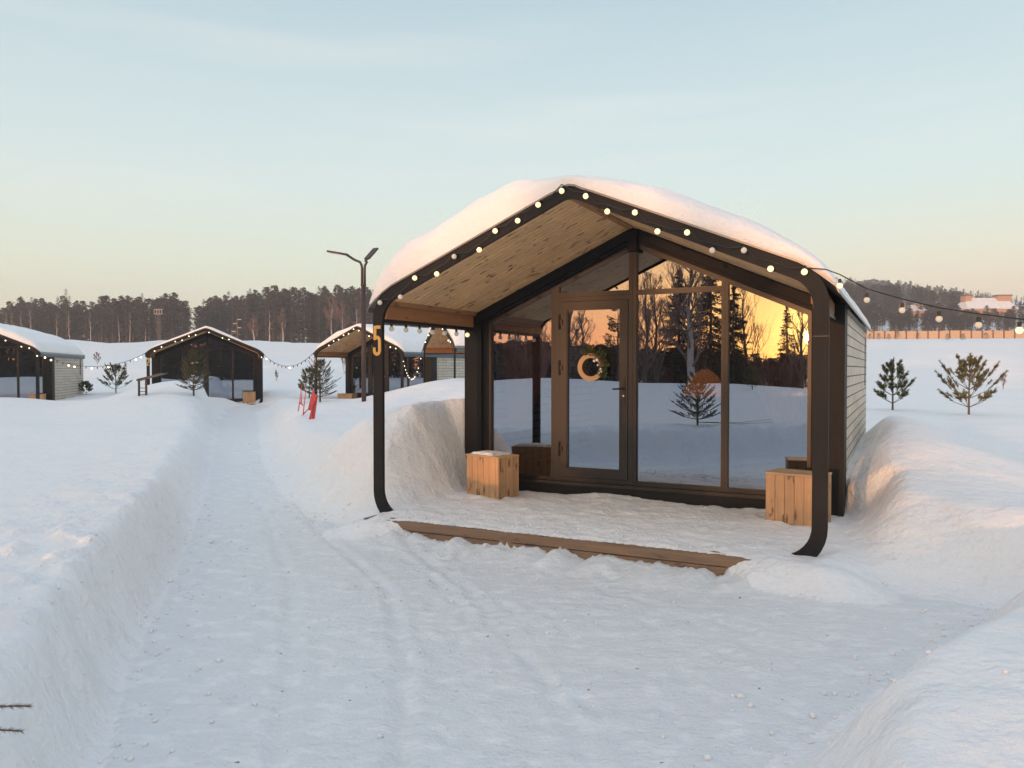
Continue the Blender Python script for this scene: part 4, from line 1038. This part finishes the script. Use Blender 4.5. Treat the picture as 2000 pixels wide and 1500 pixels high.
# far masts
def mast(px, d, yt, label, grid):
    x = (px-1000)/FPX*d; z = zt(x, d); h = zpx(yt, d)-z; o = empty('floodlight_mast', (x, d, z), 0, label, 'mast')
    m_ = MB()
    if grid:
        for sx in (-.32, .32):
            for sy in (-.32, .32): m_.tube([(sx, sy, 0), (sx*.7, sy*.7, h-1)], .035, 4)
        for k in range(10): zz = h*k/10; m_.tube([(-.32, -.32, zz), (.28, -.32, zz+h/10)], .02, 3); m_.tube([(.32, -.32, zz), (-.28, -.32, zz+h/10)], .02, 3)
    else: m_.tube([(0, 0, 0), (0, 0, h)], .09, 6)
    m_.build('mast_pole', M['twig'], o)
    a = MB()
    if grid:
        for zz in (h-1.1, h-.1): a.box(-.9, .9, -.4, .4, zz, zz+.09)
        for sx in (-.85, -.28, .28, .85): a.box(sx-.04, sx+.04, -.4, -.3, h-1.1, h)
    else:
        for k, s in ((0, 1), (1, -1), (2, 1)): a.box(min(0, s*.9), max(0, s*.9), -.05, .05, h-.3-k*.9, h-.15-k*.9)
    a.build('lamp_rack', M['birch'], o)
mast(311, 170, 604, 'lattice floodlight mast before the left-hand wood', True)
mast(464, 168, 622, 'slim pole with crossarms rising behind the roof of cabin 2', False)
mast(453, 168, 645, 'short pole with crossarms left of the slim pole', False)
# fence
fx0 = (1600-1000)/FPX*195; fe = empty('panel_fence', (fx0, 195, zt(fx0, 195)), 0, 'long beige panel fence with brown posts below the wooded hill', 'fence')
z0f = zt(fx0, 195)
pm_ = None; N = 26; step_ = 2.75
for i in range(N):
    xa = i*step_; d = 195; za = zt(fx0+xa, d)-z0f; zbn = zt(fx0+xa+step_, d)-z0f
    MB().prism([(xa+.15, za+.05), (xa+step_-.15, zbn+.05), (xa+step_-.15, zbn+1.95), (xa+.15, za+1.95)], 0, .06).build('fence_panel', M['fence'], fe)
    MB().box(xa-.15, xa+.15, -.1, .15, za-.3, za+2.1).build('fence_post', M['fpost'], fe)
# house on the hill
def house(px0, px1, d, yt, label):
    k = d/FPX; x = ((px0+px1)/2-1000)*k; z = zt(x, d); w2 = (px1-px0)/2*k; h = zpx(yt, d)-z; o = empty('hill_house', (x, d, z), 0, label, 'house', 'houses on the hill')
    ev = h*.45
    MB().box(-w2*.92, w2*.92, 0, 9, -2, ev).build('wall', M['houseW'], o)
    MB().add([(-w2, -.5, ev), (w2, -.5, ev), (w2*.8, 4.5, h-.6), (-w2*.75, 4.5, h-.6), (w2, 9.5, ev), (-w2, 9.5, ev)], [(0, 1, 2, 3), (1, 4, 2), (4, 5, 3, 2), (5, 0, 3), (0, 5, 4, 1)]).build('snowy_roof', M['snow'], o)
    for cx_, cw in ((-w2*.72, .12), (w2*.68, .26)):
        ch = MB().box(cx_-w2*cw, cx_+w2*cw, 3, 6, ev, h).build('chimney', M['houseW'], o)
        MB().box(cx_-w2*cw-.3, cx_+w2*cw+.3, 2.8, 6.2, h, h+.35).build('chimney_cap', M['fpost'], ch)
house(1886, 1988, 262, 576, 'house with large snowy roof and broad orange chimneys on the right-hand hill')
house(1768, 1812, 268, 590, 'small house with red chimney and snowy roof among the hill pines')
# ------------------------------------------------------------------ behind the camera: seen mirrored in the glass
NRM = Vector((ST, CT, 0)); PD = loc2w(0, 2.03, 0).dot(NRM); CM = 2*PD*NRM
def mir(px, t):
    d = Vector(((px-1000)/FPX, 1, 0)); d = d-2*d.dot(NRM)*NRM; return CM+d*t
def put_m(px, t): p = mir(px, t); return (p.x, p.y, zt(p.x, p.y)-.05)
def mh(yt, t, px): p = mir(px, t); return zpx(yt, t)-zt(p.x, p.y)
bare('birch_tree', put_m(1352, 47), mh(505, 47, 1352), 'big crooked birch mirrored in the middle pane', 201, None, 6, .42, ('birch', 'twig'), 'birch', .27, 20, .5, .15)
for i, (px, t, yt) in enumerate([(1262, 50, 545), (1284, 52, 560), (1112, 50, 560), (1232, 52, 600), (1565, 56, 590), (1140, 58, 620), (1455, 62, 560), (1005, 60, 640), (1060, 58, 640)]):
    bare('bare_tree', put_m(px, t), mh(yt, t, px), 'leafless tree mirrored in the glass front', 210+i, 'leafless trees behind the camera', 6 if i < 3 else 5, .38, ('bark', 'twig'), 'bare tree', .17, 16, .7, .12)
def near_spruce(px, t, yt, label, seed, wid=.2, dens=1.0, kind='spruce'):
    rg = random.Random(seed); p = put_m(px, t); h = mh(yt, t, px); o = empty('spruce_tree' if kind == 'spruce' else 'pine_tree', p, 0, label, 'tree', 'tall conifers behind the camera')
    tr = MB().tube([(0, 0, -.2), (.0, 0, h*.6), (0, 0, h)], [h*.014, h*.009, .01], 7).build('trunk', M['bark' if kind == 'spruce' else 'pinebark'], o)
    mb = MB(); lv = int(h*4)
    for k in range(lv):
        u = (k+.5)/lv
        if kind == 'pine' and (u < .35 or rg.random() < .35): continue
        z = h*(.08+.9*u); ln = h*wid*((1-u)**.8+.06) if kind == 'spruce' else h*wid*rg.uniform(.5, 1)*math.sqrt(max(.1, 1-((u-.6)/.5)**2))
        for b in range(rg.randint(4, 6) if kind == 'spruce' else 3):
            a = rg.random()*6.28; l = ln*rg.uniform(.7, 1.1); e = Vector((math.cos(a)*l, math.sin(a)*l, z-l*.28+l*l*.06*0)); m_ = Vector((math.cos(a)*l*.55, math.sin(a)*l*.55, z-l*.22))
            if kind == 'pine': e.z = z+l*.25; m_.z = z+l*.05
            else: e.z = z-l*.16
            mb.tube([(0, 0, z), m_, e], [.025, .015, .005], 3, 1, False)
            nq = int(l*75*dens)+6
            for q in range(nq):
                t_ = rg.uniform(.15 if kind == 'spruce' else .5, 1); c = (Vector((0, 0, z)).lerp(m_, t_/.55) if t_ < .55 else m_.lerp(e, (t_-.55)/.45)); s = rg.uniform(.10, .22)
                sd_ = Vector((-math.sin(a), math.cos(a), 0))*rg.uniform(-1, 1)*l*.22*(1-abs(t_-.6)); c = c+sd_+Vector((0, 0, rg.uniform(-.14, .05 if kind == 'spruce' else .15)))
                v1 = Vector((rg.uniform(-1, 1), rg.uniform(-1, 1), rg.uniform(-.3, .3)))*s; v2 = Vector((rg.uniform(-1, 1), rg.uniform(-1, 1), rg.uniform(-1, .1)))*s*.6
                mb.add([c-v1*.5, c+v1*.5, c+v2], [(0, 1, 2)])
    mb.build('crown', [M['spruf'] if kind == 'spruce' else M['pinef'], M['bark']], o)
near_spruce(1388, 58, 500, 'broad dark spruce mirrored beside the big birch', 301, .27, 1.3)
near_spruce(1325, 60, 520, 'dark spruce mirrored behind the big birch', 302, .24, 1.2)
near_spruce(1432, 55, 545, 'pointed spruce mirrored at the left of the right pane', 303, .23, 1.2)
near_spruce(1537, 66, 588, 'sparse spruce mirrored near the sun', 304, .17, .45)
near_spruce(1207, 52, 590, 'leaning pine mirrored in the door glass', 305, .20, .9, 'pine')
near_spruce(952, 50, 640, 'dark pine mirrored at the edge of the left pane', 306, .2, 1.2, 'pine')
# the mirrored thicket: low dense wood that also shades the ground
rg = random.Random(5)
spots = []
for i in range(520):
    px = rg.uniform(560, 2150); t = rg.uniform(60, 84)
    p = mir(px, t); yt = 690-16*ss((px-900)/500*-1+1)+rg.uniform(-14, 10)
    if px > 1440: yt = 703+rg.uniform(-15, 8)
    h = zpx(yt, t)-zt(p.x, p.y)
    spots.append((p.x, p.y, max(h, 1.6), 2.2))
for i in range(260):        # continue the wood to both sides so that the low sun is screened evenly
    s = rg.uniform(-150, 150); base = mir(1500, 90); q = Vector((-SUN.y, SUN.x, 0)).normalized()
    p = Vector((SUN.x, SUN.y, 0)).normalized()*rg.uniform(70, 90)+q*s
    if abs(s) < 22: continue
    spots.append((p.x, p.y, rg.uniform(2.9, 4.4) if abs(s) < 70 else rg.uniform(3.5, 6), 2.0))
wood_mass('thicket_mass', spots, 'low dark thicket behind the camera, mirrored as a band in the glass', rg)
for i in range(26):
    px = 930+680*(i+rg.random())/26; t = rg.uniform(53, 60); 
    bare('bare_shrub', put_m(px, t), mh(rg.uniform(672, 715), t, px), 'leafless bush mirrored at the edge of the thicket', 400+i, 'leafless bushes along the thicket', 4, .5, ('twig', 'twig'), 'shrub', .03, 10, .9, .05)
young(put_m(1470, 30), .9, 'small pine behind the camera, mirrored in the right pane', 'pine', 61, .5)

# taller woods at the back and side, mirrored dark in the glass of the far cabins
spots = []
for i in range(90): spots.append((rg.uniform(2, 75), rg.uniform(-78, -56), rg.uniform(10, 14), 2.0))
for i in range(60): spots.append((rg.uniform(-37, 3), rg.uniform(-80, -60), rg.uniform(9, 12), 2.0))
for i in range(70): spots.append((rg.uniform(-98, -72), rg.uniform(-12, 45), rg.uniform(9, 13), 2.0))
wood_mass('back_wood_mass', spots, 'tall dark woods behind and beside the camera, mirrored in the far cabin windows', rg, 80)
# ------------------------------------------------------------------ cold morning air
hz = MB().box(-440, 440, -210, 720, -3, 62).build('haze', None or M['cable'], None)
hm = bpy.data.materials.new('haze_air'); hm.use_nodes = True; ht = NT(hm.node_tree)
for n in list(ht.n): ht.n.remove(n)
pv = ht.new('ShaderNodeVolumePrincipled', inp={'Color': (.95, .95, .97, 1), 'Density': HAZE, 'Anisotropy': .25})
ho = ht.new('ShaderNodeOutputMaterial'); ht.l.new(pv.outputs[0], ho.inputs['Volume'])
hz.data.materials.clear(); hz.data.materials.append(hm); tag(hz, kind='stuff', label='cold morning haze in the air')

# glowing lamp inside the near cabin
q = on_plane(1377, 748, 2.9); lm = empty('table_lamp', (q.x, q.y, q.z), -TH, 'orange-shaded lamp glowing inside behind the middle pane', 'lamp')
M['shade'] = emis('orange_shade', (1, .30, .06), .5, (.6, .25, .08))
MB().tube([(0, 0, -.16), (0, 0, -.05), (0, 0, .09), (0, 0, .17)], [.27, .24, .15, .05], 24).build('lamp_shade', M['shade'], lm, smooth=True)
MB().tube([(0, 0, -.12), (0, 0, -q.z+.33), (0, 0, -q.z+.31)], [.015, .015, .12], 10).build('stand', M['lamp'], lm)
# loose crumbs along the banks and on the path
rg = random.Random(3); mb = MB()
pts_ = []
for k in range(1000):
    if k % 3: i = rg.choice([1, 2, 3, 4, 5, 6, 14, 15, 16, 17, 18, 19, 23, 24, 25, 26, 27]); x1, y1 = PATH[i]; x2, y2 = PATH[i+1]; t = rg.random(); x = x1+(x2-x1)*t+rg.gauss(0, .16); y = y1+(y2-y1)*t+rg.gauss(0, .16)
    else: x = rg.uniform(-3.2, 3.2); y = rg.uniform(2.4, 8.5)
    pts_.append((x, y, rg.uniform(.006, .016)*(1.5 if rg.random() < .07 else 1)))
zz_ = terrain(np.array([p[0] for p in pts_]), np.array([p[1] for p in pts_]))[0]
ICO = [(0, 0, 1), (.9, 0, .3), (.2, .85, .35), (-.75, .5, .3), (-.7, -.55, .35), (.3, -.85, .3), (.6, .5, -.5), (-.4, .6, -.55), (-.5, -.5, -.5), (.5, -.5, -.5)]
IF = [(0, 1, 2), (0, 2, 3), (0, 3, 4), (0, 4, 5), (0, 5, 1), (1, 6, 2), (2, 6, 7), (2, 7, 3), (3, 7, 8), (3, 8, 4), (4, 8, 9), (4, 9, 5), (5, 9, 1), (1, 9, 6), (6, 9, 8, 7)]
for (x, y, r_), z_ in zip(pts_, zz_):
    a = rg.random()*6.3; c_, s_ = math.cos(a), math.sin(a); sx = r_*rg.uniform(.7, 1.4); sy = r_*rg.uniform(.7, 1.3)
    mb.add([(x+(p[0]*c_*sx-p[1]*s_*sy), y+(p[0]*s_*sx+p[1]*c_*sy), z_+r_*.3+p[2]*r_*rg.uniform(.6, 1)) for p in ICO], IF)
tag(mb.build('snow_crumbs', M['snow'], None, smooth=True), 'loose crumbs of snow scattered along the path and bank feet', 'snow crumbs', None, 'stuff')
